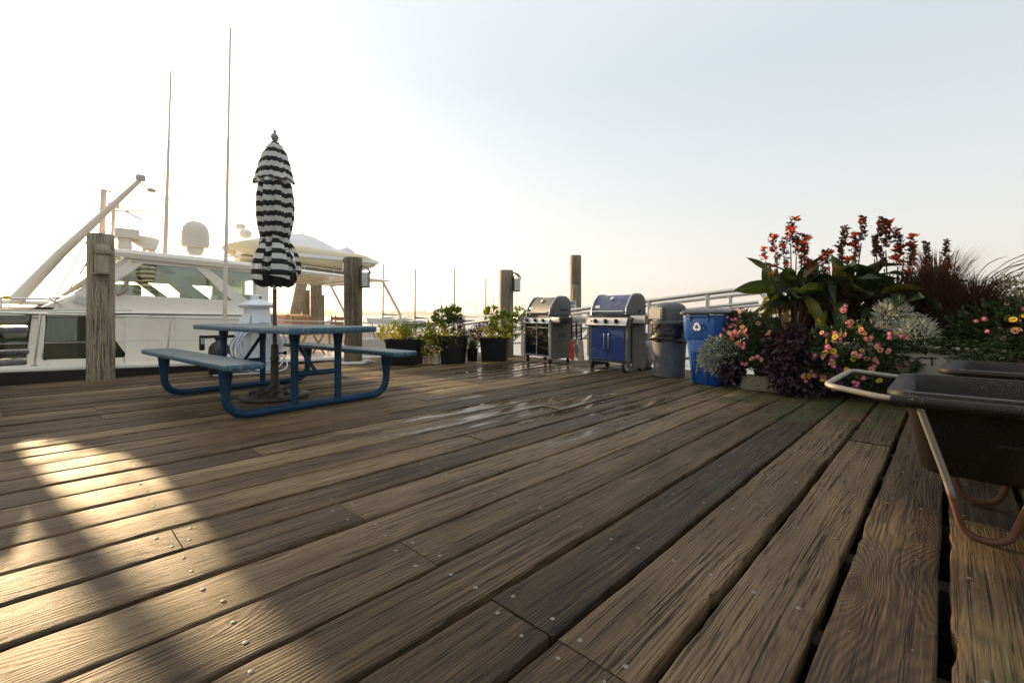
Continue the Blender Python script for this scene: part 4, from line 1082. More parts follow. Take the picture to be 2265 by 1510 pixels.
square_pot('bucket_pot', 'small cream bucket pot with a black band beside the tall black pot', 5.10, 6.88, .085, .10, .20, R(0), MAT['cream_pot'], sq=0)
t = plantthing('potted_herb', 'variegated leafy plant spilling out of the small cream bucket', 'plant', (5.10, 6.88, .17), GP)
part_bush(t, 'foliage', MAT['leaf_yg'], [((-.02, .02, .14), (.19, .18, .16), 260, .07, .034)], 8, up=.2)
part_bush(t, 'dark_foliage', MAT['leaf_dg'], [((-.06, .05, .17), (.19, .18, .15), 200, .07, .034)], 9, up=.2)
stems(t, [((0, 0, 0), (-.06, .05, .2)), ((.02, 0, 0), (.08, -.05, .18))])
t = thing('red_stake', 'small red plastic stake leaning by the cream bucket', 'stake', (4.98, 7.0, 0))
b = MB(); b.bar((0, 0, 0), (-.03, .02, .19), .02, .012); b.bar((.025, -.02, 0), (.01, .0, .15), .02, .012); b.bar((-.035, .02, .17), (.03, .0, .18), .014, .012); b.build('blade', mat('red plastic', (.45, .06, .03), .5), t, smooth=None, bevel=.003, world=False)

square_pot('planter_pot', 'small black round pot of grassy herb between two larger black pots', 5.93, 6.78, .095, .115, .24, 0, sq=0)
t = plantthing('potted_herb', 'bushy thin-leaved herb in the small black round pot', 'plant', (5.93, 6.78, .2), GP)
b = MB(); blades(b, random.Random(14), (0, 0, 0), 260, .34, .20, .004, .9); b.build('foliage', MAT['leaf_dg'], t, smooth=None, fix=False, world=False)['kind'] = 'stuff'
part_bush(t, 'side_foliage', MAT['leaf_g'], [((0, 0, .18), (.16, .15, .14), 260, .05, .014)], 15, up=.5)

square_pot('planter_pot', 'wide black square pot in front of the pile with the higher lantern', 6.32, 6.53, .24, .285, .46, R(38))
t = plantthing('potted_herb', 'tall bright green leafy plant above yellow herbs beside the black grill', 'plant', (6.32, 6.53, .42), GP)
part_bush(t, 'foliage', MAT['leaf_g'], [((.10, -.08, .28), (.18, .17, .20), 420, .07, .036), ((-.02, .06, .46), (.10, .09, .09), 120, .07, .04), ((.27, -.27, .46), (.07, .07, .08), 70, .07, .036), ((.25, -.22, .24), (.1, .1, .2), 120, .06, .03)], 16, up=.3)
part_bush(t, 'yellow_foliage', MAT['leaf_yg'], [((-.14, .14, .08), (.20, .18, .12), 380, .05, .022), ((.05, -.06, .06), (.24, .2, .12), 240, .05, .022)], 17)
part_bush(t, 'purple_foliage', MAT['leaf_pur'], [((-.12, .10, .20), (.14, .12, .08), 120, .05, .022)], 18)
stems(t, [((.1, -.1, 0), (.1, -.08, .4)), ((0, .05, 0), (-.02, .06, .45)), ((.2, -.2, 0), (.27, -.27, .45)), ((-.1, .1, 0), (-.14, .14, .1))])

# ------------------------------------------------------------------ grills
MAT['grey_enamel'] = mat('grey enamel hood', (.075, .075, .072), .5, var=.2, scale=8, dirt=(.2, .19, .17), dirt_amt=.3, bump=.0006, bscale=180)
MAT['blue_enamel'] = mat('blue enamel', (.045, .062, .135), .32, var=.25, scale=8, dirt=(.22, .24, .30), dirt_amt=.4, bump=.0006, bscale=180)
MAT['blue_door'] = mat('blue cabinet door', (.010, .040, .17), .38, var=.15, scale=5)
MAT['black_enamel'] = mat('black enamel door', (.008, .008, .009), .35, var=.2, scale=6, spec=.25)
MAT['taupe'] = mat('grey painted steel', (.13, .125, .11), .5, .2, var=.15, scale=5, dirt=(.07, .06, .05), dirt_amt=.5)
MAT['castalu'] = mat('pale stainless panel', (.56, .55, .52), .36, .55, var=.08, scale=9, stretch=(1, .3, 3))
MAT['darkgrey'] = mat('dark grey plastic', (.035, .037, .038), .5, var=.2, scale=9)
MAT['chrome'] = mat('polished trim', (.6, .6, .58), .2, .95, var=.06)
# local frame: front faces -X, width along Y
def hood(t, w, x0, x1, z0, z1, m_hood, m_end):
    # barrel hood profile in XZ
    def prof(k):
        pts = [(x0, z0), (x0 + .02, z0 + .10), (x0 + .085, z0 + .22), (x0 + .17, z1 - .015), (x0 + .26, z1), (x1 - .10, z1 - .005), (x1 - .03, z1 - .05), (x1, z1 - .13), (x1, z0)]
        cx, cz = (x0 + x1) / 2, z0
        return [(cx + (p - cx) * k, cz + (q - cz) * k) for p, q in pts]
    P = prof(1)
    b = MB(); b.loft([[V(p, y, q) for p, q in P] for y in (-w / 2 + .03, w / 2 - .03)]); h_ = b.build('hood', m_hood, t, smooth=40, world=False)
    for s in (-1, 1):
        b = MB(); Q = prof(1.035); b.loft([[V(p, s * (w / 2 - .03), q) for p, q in Q], [V(p, s * (w / 2 + .002), q) for p, q in Q], [V(p, s * (w / 2 + .012), q) for p, q in prof(.97)]]); b.build('hood_end', m_end, t, smooth=25, world=False, bevel=.006)
        b = MB(); pts = [V(p, s * (w / 2 - .022), q) for p, q in prof(1.045)[:7]]; b.tube(pts, .011, 6); b.build('trim_arc', MAT['chrome'], t, smooth=60, world=False)
    b = MB(); b.lathe([(.033, 0), (.036, .012), (.030, .02), (.004, .021)], 20, (x0 + .108, 0, z0 + .258), Matrix.Rotation(R(-62), 4, 'Y')); g_ = b.build('thermometer', MAT['chrome'], t, smooth=40, world=False)
    b = MB(); b.tube([(x0 - .035, -w / 2 + .05, z0 + .045), (x0 - .035, w / 2 - .05, z0 + .045)], .016, 10)
    for y in (-w / 2 + .07, w / 2 - .07): b.tube([(x0 + .03, y, z0 + .05), (x0 - .035, y, z0 + .045)], .012, 8)
    b.build('hood_handle', MAT['chrome'], t, smooth=60, world=False)
    b = MB(); M_ = Matrix.Translation((x0 + .034, w / 2 - .115, z0 + .12)) @ Matrix.Rotation(R(20), 4, 'Y'); b.box(-.008, .004, -.055, .055, -.022, .028, M_); b.build('badge', MAT['castalu'], t, smooth=None, bevel=.004, world=False)
    return h_
def caster(t, x, y, r_=.036):
    b = MB(); b.lathe([(r_ * .5, -.018), (r_, -.014), (r_, .014), (r_ * .5, .018)], 16, (x, y, r_), Matrix.Rotation(R(90), 4, 'X')); w_ = b.build('caster', MAT['rubber'], t, smooth=40, world=False)
    b = MB(); b.bar((x, y, r_), (x, y, r_ * 2 + .05), .03, .045); b.build('fork', MAT['black'], w_, smooth=None, bevel=.004, world=False)
def knob(t, x, y, z, r_=.028):
    b = MB(); M_ = Matrix.Rotation(R(-72), 4, 'Y'); b.lathe([(r_ * 1.15, 0), (r_ * 1.15, .008), (r_, .012), (r_ * .9, .035), (r_ * .7, .038)], 18, (x, y, z), M_)
    k_ = b.build('knob', MAT['black'], t, smooth=40, world=False)
def panel(t, x, w, z, m=None, hh=.10):
    b = MB(); b.prism([V(x, -w / 2, z), V(x - .03, -w / 2, z), V(x + .02, -w / 2, z + hh), V(x + .06, -w / 2, z + hh)], (0, w, 0)); return b.build('control_panel', m or MAT['castalu'], t, smooth=None, bevel=.005, world=False)
# black grill
g1 = thing('gas_grill', 'gas grill with grey hood and two black cabinet doors, beside the green pots', 'grill', (6.52, 5.60, 0), R(-13))
W1 = .78
b = MB(); b.box(0, .50, -W1 / 2, W1 / 2, .125, .155); b.box(.47, .50, -W1 / 2, W1 / 2, .155, .80); b.box(.03, .05, -W1 / 2, W1 / 2, .72, .80); b.build('cabinet', MAT['taupe'], g1, smooth=None, bevel=.006, world=False)
for s in (-1, 1):
    b = MB(); b.box(.0, .50, s * W1 / 2 - .016, s * W1 / 2 + .016, .10, .81); sp_ = b.build('side_panel', MAT['taupe'], g1, smooth=None, bevel=.004, world=False)
    b = MB(); b.box(-.018, .018, s * W1 / 2 - .022, s * W1 / 2 + .022, .10, .82); b.build('corner_post', MAT['castalu'], g1, smooth=None, bevel=.004, world=False)
    for q in range(6):
        pass
b = MB()
for r_ in range(4):
    for c_ in range(3): b.box(.18 + c_ * .055, .225 + c_ * .055, -W1 / 2 - .0185, -W1 / 2 - .0165, .49 + r_ * .022, .50 + r_ * .022)
b.build('vent_slots', MAT['black'], g1, smooth=None, world=False)
for y0_, y1_ in ((-W1 / 2 + .024, -.012), (.012, W1 / 2 - .024)):
    b = MB(); b.box(-.012, .008, y0_, y1_, .165, .735); d_ = b.build('door', MAT['black_enamel'], g1, smooth=None, bevel=.005, world=False)
    b = MB(); b.box(-.030, -.013, y0_ + .01, y1_ - .01, .655, .672); b.build('handle', MAT['chrome'], d_, smooth=None, bevel=.005, world=False)
b = MB(); b.box(-.014, .006, -.011, .011, .13, .74); b.box(-.014, .006, -W1 / 2, W1 / 2, .128, .160); b.build('door_frame', MAT['castalu'], g1, smooth=None, bevel=.003, world=False)
b = MB(); b.tube(smooth_path([(-.035, .02, .66), (-.04, .06, .645), (-.045, .10, .60), (-.04, .13, .55)], 5), .004, 5); b.tube(smooth_path([(-.035, .02, .66), (-.04, -.03, .63), (-.04, -.06, .67)], 4), .004, 5); b.build('tie_cord', MAT['rope'], g1, world=False)
panel(g1, -.02, W1 + .02, .745)
b = MB(); b.box(.0, .50, -W1 / 2 - .01, W1 / 2 + .01, .80, .86); b.build('firebox', MAT['grey_enamel'], g1, smooth=None, bevel=.01, world=False)
for y in (.26, .0, -.24): knob(g1, -.035, y, .80)
b = MB(); b.ell((-.04, .335, .80), .012, .016, .012, 10, 6); b.build('ignition_button', MAT['black'], g1, world=False)
hood(g1, W1 - .02, .02, .50, .90, 1.235, MAT['grey_enamel'], MAT['grey_enamel'])
b = MB(); b.box(.02, .48, -W1 / 2 + .02, W1 / 2 - .02, .855, .905); b.build('cook_box', MAT['grey_enamel'], g1, smooth=None, bevel=.01, world=False)
for s in (-1, 1):
    y0_, y1_ = (W1 / 2 + .015, W1 / 2 + (.50 if s > 0 else .30)); ya, yb = (y0_, y1_) if s > 0 else (-y1_, -y0_)
    b = MB(); slab(b, .0, .45, ya, yb, .765, .86, .03); b.build('side_shelf', MAT['castalu'], g1, smooth=40, world=False)
    b = MB(); ye = yb if s > 0 else ya; b.box(-.004, .452, min(ye, ye - s * .06), max(ye + s * .006, ye - s * .06), .755, .864); b.build('shelf_end', MAT['darkgrey'], g1, smooth=None, bevel=.015, world=False)
for x in (.04, .46):
    for y in (-W1 / 2 + .04, W1 / 2 - .04): caster(g1, x, y)
b = MB(); b.tube([(.25, -W1 / 2 - .02, 1.0), (.40, -W1 / 2 - .03, 1.0)], .01, 6); b.build('end_bracket', MAT['black'], g1, world=False)
b = MB(); b.tube(smooth_path([(.3, W1 / 2 + .05, .70), (.25, W1 / 2 + .13, .55), (.3, W1 / 2 + .12, .35), (.4, W1 / 2 - .02, .2)], 6), .012, 7); b.build('gas_hose', MAT['hose'], g1, smooth=60, world=False)

# blue grill
g2 = thing('gas_grill', 'gas grill with blue hood and blue cabinet doors, beside the grey trash can', 'grill', (6.38, 3.98, 0), R(-7))
W2 = .74
b = MB(); b.box(.02, .46, -W2 / 2, W2 / 2, .13, .17); b.build('floor_panel', MAT['taupe'], g2, smooth=None, bevel=.006, world=False)
b = MB(); b.box(.44, .47, -W2 / 2, W2 / 2, .172, .80); b.build('back_panel', MAT['taupe'], g2, smooth=None, bevel=.006, world=False)
b = MB(); b.box(.02, .04, -W2 / 2, W2 / 2, .70, .80); b.build('top_rail', MAT['taupe'], g2, smooth=None, bevel=.006, world=False)
for s in (-1, 1):
    b = MB(); b.box(0, .07, s * W2 / 2 - .035, s * W2 / 2 + .035, .085, .82); b.build('leg_post', MAT['taupe'], g2, smooth=None, bevel=.006, world=False)
    b = MB(); b.box(.12, .47, s * (W2 / 2 + .02) - .012, s * (W2 / 2 + .02) + .012, .05, .82); b.build('side_panel', MAT['taupe'], g2, smooth=None, bevel=.006, world=False)
for y0_, y1_, hy in ((-W2 / 2 + .04, -.004, -.045), (.004, W2 / 2 - .04, .045)):
    b = MB(); b.box(-.006, .016, y0_, y1_, .175, .70); d_ = b.build('door', MAT['blue_door'], g2, smooth=None, bevel=.006, world=False)
    b = MB(); b.tube(fillet([(-.006, hy, .34), (-.04, hy, .34), (-.04, hy, .60), (-.006, hy, .60)], .02), .0085, 8); b.build('handle', MAT['chrome'], d_, smooth=60, world=False)
panel(g2, -.03, W2 + .06, .735, hh=.125)
for s in (-1, 1):
    b = MB(); y = s * (W2 / 2 + .035); b.prism([V(-.03, y, .72), V(.12, y, .72), V(.10, y, .87), V(.01, y, .87)], (0, s * .05, 0)); b.build('panel_cheek', MAT['darkgrey'], g2, smooth=None, bevel=.008, world=False)
for y in (.21, .0, -.21): knob(g2, -.045, y, .80, .031)
b = MB(); b.ell((-.045, .30, .80), .012, .014, .012, 10, 6); b.build('ignition_button', MAT['black'], g2, world=False)
b = MB(); b.box(.02, .46, -W2 / 2 + .01, W2 / 2 - .01, .86, .92); b.build('cook_box', MAT['darkgrey'], g2, smooth=None, bevel=.01, world=False)
hood(g2, W2, .02, .50, .91, 1.23, MAT['blue_enamel'], MAT['grey_enamel'])
for s, w_ in ((1, .40), (-1, .36)):
    y0_, y1_ = (W2 / 2 + .04, W2 / 2 + .04 + w_); ya, yb = (y0_, y1_) if s > 0 else (-y1_, -y0_)
    b = MB(); slab(b, .02, .46, ya, yb, .775, .895, .03); b.build('side_shelf', MAT['castalu'], g2, smooth=40, world=False)
    if s < 0:
        b = MB(); b.box(.012, .464, ya - .006, ya + .09, .765, .90); b.build('shelf_end', MAT['darkgrey'], g2, smooth=None, bevel=.015, world=False)
        b = MB(); b.lathe([(.034, 0), (.034, .01), (.026, .03)], 18, (.02, -W2 / 2 - .085, .835), Matrix.Rotation(R(-90), 4, 'Y')); b.build('side_burner_knob', MAT['darkgrey'], g2, smooth=40, world=False)
for y in (W2 / 2 - .03,):
    caster(g2, .03, y, .042); caster(g2, .42, y, .042)
for x in (.0, .40):
    b = MB(); M_ = Matrix.Rotation(R(90), 4, 'X'); c_ = (x + .02, -W2 / 2 + .02, .092)
    b.lathe([(.055, -.022), (.088, -.024), (.092, -.012), (.092, .012), (.088, .024), (.055, .022)], 28, c_, M_); w_ = b.build('wheel', MAT['rubber'], g2, smooth=40, world=False)
    b = MB(); b.lathe([(.058, -.027), (.066, -.026), (.066, .026), (.058, .027)], 28, c_, M_)
    for k in range(6):
        a_ = 2 * math.pi * k / 6; b.bar(V(c_) + V(.01 * math.cos(a_), -.026, .01 * math.sin(a_)), V(c_) + V(.06 * math.cos(a_), -.026, .06 * math.sin(a_)), .014, .008)
    b.lathe([(.018, -.03), (.018, .03)], 12, c_, M_); b.build('hub', MAT['castalu'], w_, smooth=40, world=False)
b = MB(); b.tube([(.32, -W2 / 2 - .03, .99), (.30, -W2 / 2 - .03, .93)], .01, 6); b.build('end_bracket', MAT['black'], g2, world=False)

# grill tools hanging from the left shelf of the blue grill
MAT['red'] = mat('red rubber', (.42, .03, .025), .5)
MAT['tan'] = mat('wet tan cloth', (.30, .25, .18), .9, var=.3, scale=20)
TY = 3.98 + W2 / 2 + .10
for k, (nm, lab, cat_, y) in enumerate((('grill_spatula', 'red bladed grill scraper with black handle hanging between the two grills', 'spatula', .30), ('grill_tongs', 'steel grill tongs with black grips hanging beside the red scraper', 'tongs', .20), ('grill_brush', 'tan bristled grill brush hanging from the blue grill shelf', 'brush', .10))):
    t = thing(nm, lab, cat_, (6.46, TY + y, .76)); z = 0
    b = MB(); b.tube([(0, 0, 0), (0, .0, -.10), (.01, 0, -.30)], [.012, .016, .012], 8); b.build('handle', MAT['black'], t, smooth=60, world=False)
    b = MB()
    if k == 0: b.prism([V(0, -.05, -.66), V(0, .07, -.62), V(0, .05, -.36), V(0, -.02, -.30)], (.01, 0, 0)); b.build('blade', MAT['red'], t, smooth=None, bevel=.003, world=False)
    elif k == 1:
        for s in (-1, 1): b.tube([(0, s * .01, -.28), (.01, s * .05, -.45), (0, s * .02, -.62)], .008, 6)
        b.build('jaws', MAT['chrome'], t, smooth=60, world=False)
    else: b.prism([V(-.02, -.06, -.66), V(-.02, .06, -.64), V(-.01, .03, -.32), V(-.01, -.03, -.30)], (.03, 0, 0)); b.build('bristles', MAT['tan'], t, smooth=None, bevel=.006, world=False)

# propane tank
MAT['propane'] = mat('grey painted propane tank', (.30, .30, .29), .45, .2, var=.12, scale=5, dirt=(.18, .15, .12), dirt_amt=.4)
pt = thing('propane_tank', 'grey propane tank with black hose behind the blue grill', 'gas tank', (7.08, 3.70, 0))
b = MB(); b.lathe([(.10, .0), (.11, .005), (.11, .06), (.13, .075), (.152, .12), (.155, .18), (.155, .36), (.145, .42), (.11, .47), (.06, .49), (.02, .495)], 28); b.build('cylinder', MAT['propane'], pt, smooth=50, world=False)
b = MB(); pts_ = [V(.10 * math.cos(a_), .10 * math.sin(a_), .47) for a_ in [R(30 + 300 * i / 20) for i in range(21)]]
b.loft([[p, p + V(0, 0, .13), p * .94 + V(0, 0, .13), p * .94] for p in pts_]); b.build('collar', MAT['propane'], pt, smooth=40, world=False)
b = MB(); b.lathe([(.018, .49), (.018, .56), (.034, .565), (.034, .585)], 14); b.build('valve', MAT['black'], pt, smooth=40, world=False)
b = MB(); b.tube(smooth_path([(.0, 0, .55), (-.10, .02, .58), (-.17, .05, .45), (-.18, .14, .32), (-.12, .22, .5)], 6), .011, 7); b.build('hose', MAT['rubber'], pt, smooth=60, world=False)
b = MB(); b.lathe([(.12, .0), (.125, .02), (.12, .045)], 24); b.build('foot_ring', MAT['rubber'], pt, smooth=40, world=False)

# trash can with dome lid and liner
MAT['canbody'] = mat('slate grey can plastic', (.075, .085, .098), .62, var=.12, scale=6, dirt=(.2, .2, .2), dirt_amt=.35, bump=.0005, bscale=220)
MAT['lid'] = mat('grey green lid plastic', (.07, .08, .08), .55, var=.15, scale=6, bump=.0005, bscale=220)
MAT['liner'] = mat('black bin liner', (.008, .008, .009), .22, var=.2, scale=8, bump=.02, bscale=9)
tc = thing('trash_can', 'slate grey round trash can with flap dome lid and black liner', 'trash can', (6.42, 2.96, 0), R(-30))
b = MB(); b.lathe([(.205, 0), (.215, .01), (.232, .40), (.242, .54), (.246, .70)], 40); b.build('can_body', MAT['canbody'], tc, smooth=40, world=False)
b = MB(); rings = []
for i in range(13):
    u = i / 12; z = .54 + .24 * u
    rings.append([V((.2445 + .004 * u + .012 * (1 - u) * abs(noise.noise((3 * math.cos(a_), 3 * math.sin(a_), u * 4))) + .006 * noise.noise((7 * math.cos(a_), 7 * math.sin(a_), u * 9))) * math.cos(a_), (.2445 + .004 * u + .012 * (1 - u) * abs(noise.noise((3 * math.cos(a_), 3 * math.sin(a_), u * 4))) + .006 * noise.noise((7 * math.cos(a_), 7 * math.sin(a_), u * 9))) * math.sin(a_), z - (.03 * math.sin(a_ * 2 + 1) * (1 - u))) for a_ in [2 * math.pi * j / 64 for j in range(64)]])
b.loft(rings, caps=False); ln = b.build('bin_liner', MAT['liner'], tc, smooth=180, world=False)
b = MB(); b.tube([V((.262 + .012 * math.sin(5 * a_)) * math.cos(a_), (.262 + .012 * math.sin(5 * a_)) * math.sin(a_), .545 + .03 * math.sin(2 * a_ + 1)) for a_ in [2 * math.pi * j / 48 for j in range(48)]], .014, 6, closed=True); b.build('liner_edge', MAT['liner'], ln, smooth=60, world=False)
b = MB(); b.lathe([(.262, .765), (.272, .77), (.274, .80), (.262, .815), (.245, .82)], 44); b.build('lid_rim', MAT['lid'], tc, smooth=40, world=False)
b = MB(); b.lathe([(.238, .81), (.236, .98), (.225, 1.02), (.19, 1.055), (.12, 1.078), (.03, 1.085)], 40); dm = b.build('dome', MAT['lid'], tc, smooth=35, world=False)
b = MB(); fr_ = [V(-.242, -.17, .83), V(-.242, .17, .83), V(-.232, .165, 1.01), V(-.232, -.165, 1.01)]
b.prism(fr_, (.05, 0, 0)); b.build('flap_frame', MAT['lid'], tc, smooth=None, bevel=.012, world=False)
b = MB(); b.prism([V(-.250, -.145, .845), V(-.250, .145, .845), V(-.238, .14, .995), V(-.238, -.14, .995)], (.012, 0, 0)); b.build('flap', MAT['canbody'], tc, smooth=None, bevel=.006, world=False)

# blue recycling cart
MAT['binblue'] = mat('blue bin plastic', (.004, .070, .29), .45, var=.10, scale=4, bump=.0004, bscale=240)
MAT['signwhite'] = mat('white print', (.75, .77, .80), .6, var=.03)
rb = thing('recycling_bin', 'blue wheeled recycling bin with black lid and white recycling emblem', 'recycling bin', (6.20, 2.26, 0), R(-12))
def rr_ring(hx, hy, z, r_, n=6, xo=0):
    pts = []
    for cx, cy, a0 in ((hx - r_, hy - r_, 0), (-hx + r_, hy - r_, 90), (-hx + r_, -hy + r_, 180), (hx - r_, -hy + r_, 270)):
        for i in range(n + 1):
            a_ = R(a0 + 90 * i / n); pts.append(V(cx + r_ * math.cos(a_) + xo, cy + r_ * math.sin(a_), z))
    return pts
b = MB(); b.loft([rr_ring(.20, .20, 0, .09), rr_ring(.21, .21, .02, .10), rr_ring(.25, .262, .55, .10, xo=-.0), rr_ring(.255, .268, .575, .10), rr_ring(.272, .285, .60, .11), rr_ring(.285, .30, .88, .11), rr_ring(.285, .30, .90, .11)]); bb = b.build('bin_body', MAT['binblue'], rb, smooth=35, world=False)
b = MB(); b.prism([V(-.252, .13, .57), V(-.252, -.05, .57), V(-.243, -.05, .41), V(-.243, .13, .41)], (-.012, 0, .0)); b.build('hand_recess', MAT['binblue'], rb, smooth=None, bevel=.006, world=False)
b = MB(); b.prism([V(-.246, .15, .40), V(-.256, .15, .42), V(-.256, -.07, .42), V(-.246, -.07, .40)], (0, 0, .02)); b.build('ledge', MAT['binblue'], rb, smooth=None, bevel=.005, world=False)
for y0_, y1_ in ((.14, .155), (-.075, -.06)):
    b = MB(); b.prism([V(-.246, y0_, .40), V(-.246, y1_, .40), V(-.212, y1_ * .9, .01), V(-.212, y0_ * .9, .01)], (-.014, 0, 0)); b.build('rib', MAT['binblue'], rb, smooth=None, bevel=.004, world=False)
b = MB(); b.box(-.305, -.27, -.12, .15, .875, .905)
for y in (-.11, .14): b.prism([V(-.30, y - .02, .90), V(-.30, y + .02, .90), V(-.283, y + .01, .80), V(-.283, y - .01, .80)], (.02, 0, 0))
b.build('lift_bar', MAT['binblue'], rb, smooth=None, bevel=.006, world=False)
b = MB(); b.loft([rr_ring(.315, .325, .905, .13), rr_ring(.325, .335, .915, .13), rr_ring(.325, .335, .935, .13), rr_ring(.29, .30, .96, .12), rr_ring(.18, .18, .985, .09), rr_ring(.05, .05, .99, .03)]); b.build('lid', mat('black bin lid', (.02, .021, .023), .32, var=.2, scale=6), rb, smooth=35, world=False)
for s in (-1, 1):
    b = MB(); b.lathe([(.05, -.02), (.085, -.024), (.09, 0), (.085, .024), (.05, .02)], 22, (.22, s * .23, .09), Matrix.Rotation(R(90), 4, 'X')); b.build('wheel', MAT['rubber'], rb, smooth=40, world=False)
# three chasing folded arrows as outlines on the front
emb = MB(); ec = V(-.2945, .035, .745)
def e2(p): return ec + V(p[1] * -.045, -p[0], p[1])
tri = [V(.066 * math.cos(R(90 + 120 * k)), .066 * math.sin(R(90 + 120 * k)), 0) for k in range(3)]
for k in range(3):
    a_, c_, d_ = tri[k - 1], tri[k], tri[(k + 1) % 3]
    p0 = a_.lerp(c_, .52); p1 = a_.lerp(c_, .80); p2 = c_.lerp(d_, .20); p3 = c_.lerp(d_, .36); tip = c_.lerp(d_, .50); n_ = (d_ - c_).normalized().cross(V(0, 0, 1))
    def strip(p, q, w):
        t_ = (q - p).normalized().cross(V(0, 0, 1)) * w / 2
        emb.prism([e2(p + t_), e2(q + t_), e2(q - t_), e2(p - t_)], (-.0025, 0, 0))
    strip(p0, p1, .024); strip(p1, p2, .024); strip(p2, p3, .024)
    emb.prism([e2(p3 + n_ * .024), e2(tip), e2(p3 - n_ * .024)], (-.0025, 0, 0))
emb.build('recycling_emblem', MAT['signwhite'], rb, smooth=None, world=False)

# ------------------------------------------------------------------ gangway, notice sign
gw = thing('gangway', 'aluminium gangway with tubular handrails leading down behind the grills and bins', 'gangway', (8.0, 4.0, 0))
def grz(y): return 1.31 - .094 * (y - 2.58)
for k, x in enumerate((8.0, 9.15)):
    top = fillet([(x, 2.02, .55), (x, 2.12, grz(2.3) - .0), (x, 2.6, grz(2.6)), (x, 9.5, grz(9.5))], .35, 8)
    b = MB(); b.tube(top, .038, 12); b.build('handrail', MAT['alu'], gw, smooth=60)
    for dz in (.24, .40, .62):
        b = MB(); b.tube([(x, 2.2, grz(2.2) - dz), (x, 9.5, grz(9.5) - dz)], .026, 10); b.build('mid_rail', MAT['alu'], gw, smooth=60)
    for q in range(7):
        y = 3.0 + 1.08 * q
        b = MB(); b.bar((x, y, grz(y) - 1.05), (x, y, grz(y) - .02), .075, .05, (0, 1, 0)); b.build('post', MAT['alu'], gw, smooth=None, bevel=.006)
        if q < 6:
            b = MB(); b.bar((x, y + .05, grz(y) - .40), (x, y + 1.03, grz(y + 1) - .98), .03, .03); b.build('diagonal', MAT['alu'], gw, smooth=None, bevel=.004)
b = MB(); b.prism([V(7.97, 2.0, grz(2.0) - 1.08), V(9.18, 2.0, grz(2.0) - 1.08), V(9.18, 9.5, grz(9.5) - 1.08), V(7.97, 9.5, grz(9.5) - 1.08)], (0, 0, -.05)); b.build('walkway', MAT['alu'], gw, smooth=None, bevel=.005)
sg = thing('notice_sign', 'white NOTICE sign with blue header behind the black grill', 'sign', (10.26, 7.56, .95), R(-46))
b = MB(); b.box(-.125, .125, -.006, .006, -.02, .335); b.build('panel', MAT['signwhite'], sg, smooth=None, bevel=.003, world=False)
b = MB(); b.box(-.112, .112, -.010, -.007, .245, .322); b.build('header', mat('navy sign ink', (.02, .035, .16), .5), sg, smooth=None, world=False)
def text(body, size, M_, m, parent, name='lettering', ext=.001):
    cu = bpy.data.curves.new(name, 'FONT'); cu.body = body; cu.size = size; cu.align_x = 'CENTER'; cu.align_y = 'CENTER'; cu.extrude = ext; cu.offset = size * .012
    tmp = bpy.data.objects.new(name, cu); col.objects.link(tmp)
    bpy.context.view_layer.update()
    me = bpy.data.meshes.new_from_object(tmp.evaluated_get(bpy.context.evaluated_depsgraph_get()))
    bpy.data.objects.remove(tmp); bpy.data.curves.remove(cu)
    me.name = name; me.materials.clear(); me.materials.append(m)
    o = bpy.data.objects.new(name, me); col.objects.link(o)
    o.parent = parent; o.matrix_local = M_; return o
text('NOTICE', .062, Matrix.Translation((0, -.012, .283)) @ Matrix.Rotation(R(90), 4, 'X'), MAT['signwhite'], sg)
b = MB()
for q, w_ in enumerate((.085, .095, .07, .09, .08, .06)): b.box(-w_, w_, -.0085, -.007, .20 - q * .035, .215 - q * .035)
b.build('text_lines', MAT['darkgrey'], sg, smooth=None, world=False)
tag(MB().box(10.28, 10.50, 7.56, 7.62, -1.9, 1.74, Matrix.Translation((10.4, 7.6, 0)) @ Matrix.Rotation(R(-46), 4, 'Z') @ Matrix.Rotation(R(4), 4, 'Y') @ Matrix.Translation((-10.4, -7.6, 0))).build('plank_post', MAT['pile'], None, smooth=None, bevel=.01), 'weathered plank post holding the white notice sign', 'post')
b = MB(); b.prism([V(8.0, 9.3, -1.45), V(14, 9.3, -1.45), V(14, 6.2, -1.45), V(10.0, 6.2, -1.45), V(10.0, 8.0, -1.45), V(8.0, 8.0, -1.45)], (0, 0, .35)); tag(b.build('floating_dock', MAT['pile'], None, smooth=None, bevel=.02), 'low floating dock at the foot of the gangway', 'dock')

# ------------------------------------------------------------------ old dinghy turned flower planter
MAT['hullcream'] = mat('old cream dinghy paint', (.50, .47, .38), .5, var=.10, scale=3, dirt=(.22, .20, .14), dirt_amt=.45)
MAT['ink'] = mat('black hull lettering', (.012, .012, .012), .5)
dg = thing('dinghy_planter', 'old cream dinghy with CT lettering filled with flowers, on timber blocks', 'boat planter', (6.5, .2, 0))
DCX = 6.52
def dhb(y):
    u = (y + 1.9) / 3.85
    return .62 * (1 - max(0, (u - .55) / .45) ** 2.2 * .72) if u < 1 else .17
b = MB(); rings = []
for i in range(20):
    y = -1.9 + 3.83 * i / 19; h = dhb(y); e = max(0, (y - 1.2) / .85)
    zt = .58 + .02 * math.sin(y); zk = .15 + .10 * e * e; zt_ = zt - .05 * e
    pr = [(h, zt_), (h * .97, zt_ - .12), (h * .88, zk + .17), (h * .70, zk + .06), (h * .3, zk), (0, zk - .01)]
    out_ = [V(DCX - a, y, z) for a, z in pr] + [V(DCX + a, y, z) for a, z in pr[-2::-1]]
    inn = [V(DCX + max(.02, a - .03), y, z + .02) for a, z in pr[:1]] + [V(DCX, y, zt_ - .10)] + [V(DCX - max(.02, a - .03), y, z + .02) for a, z in pr[:1]]
    rings.append(out_ + inn)
b.loft(rings); b.build('hull', MAT['hullcream'], dg, smooth=45)
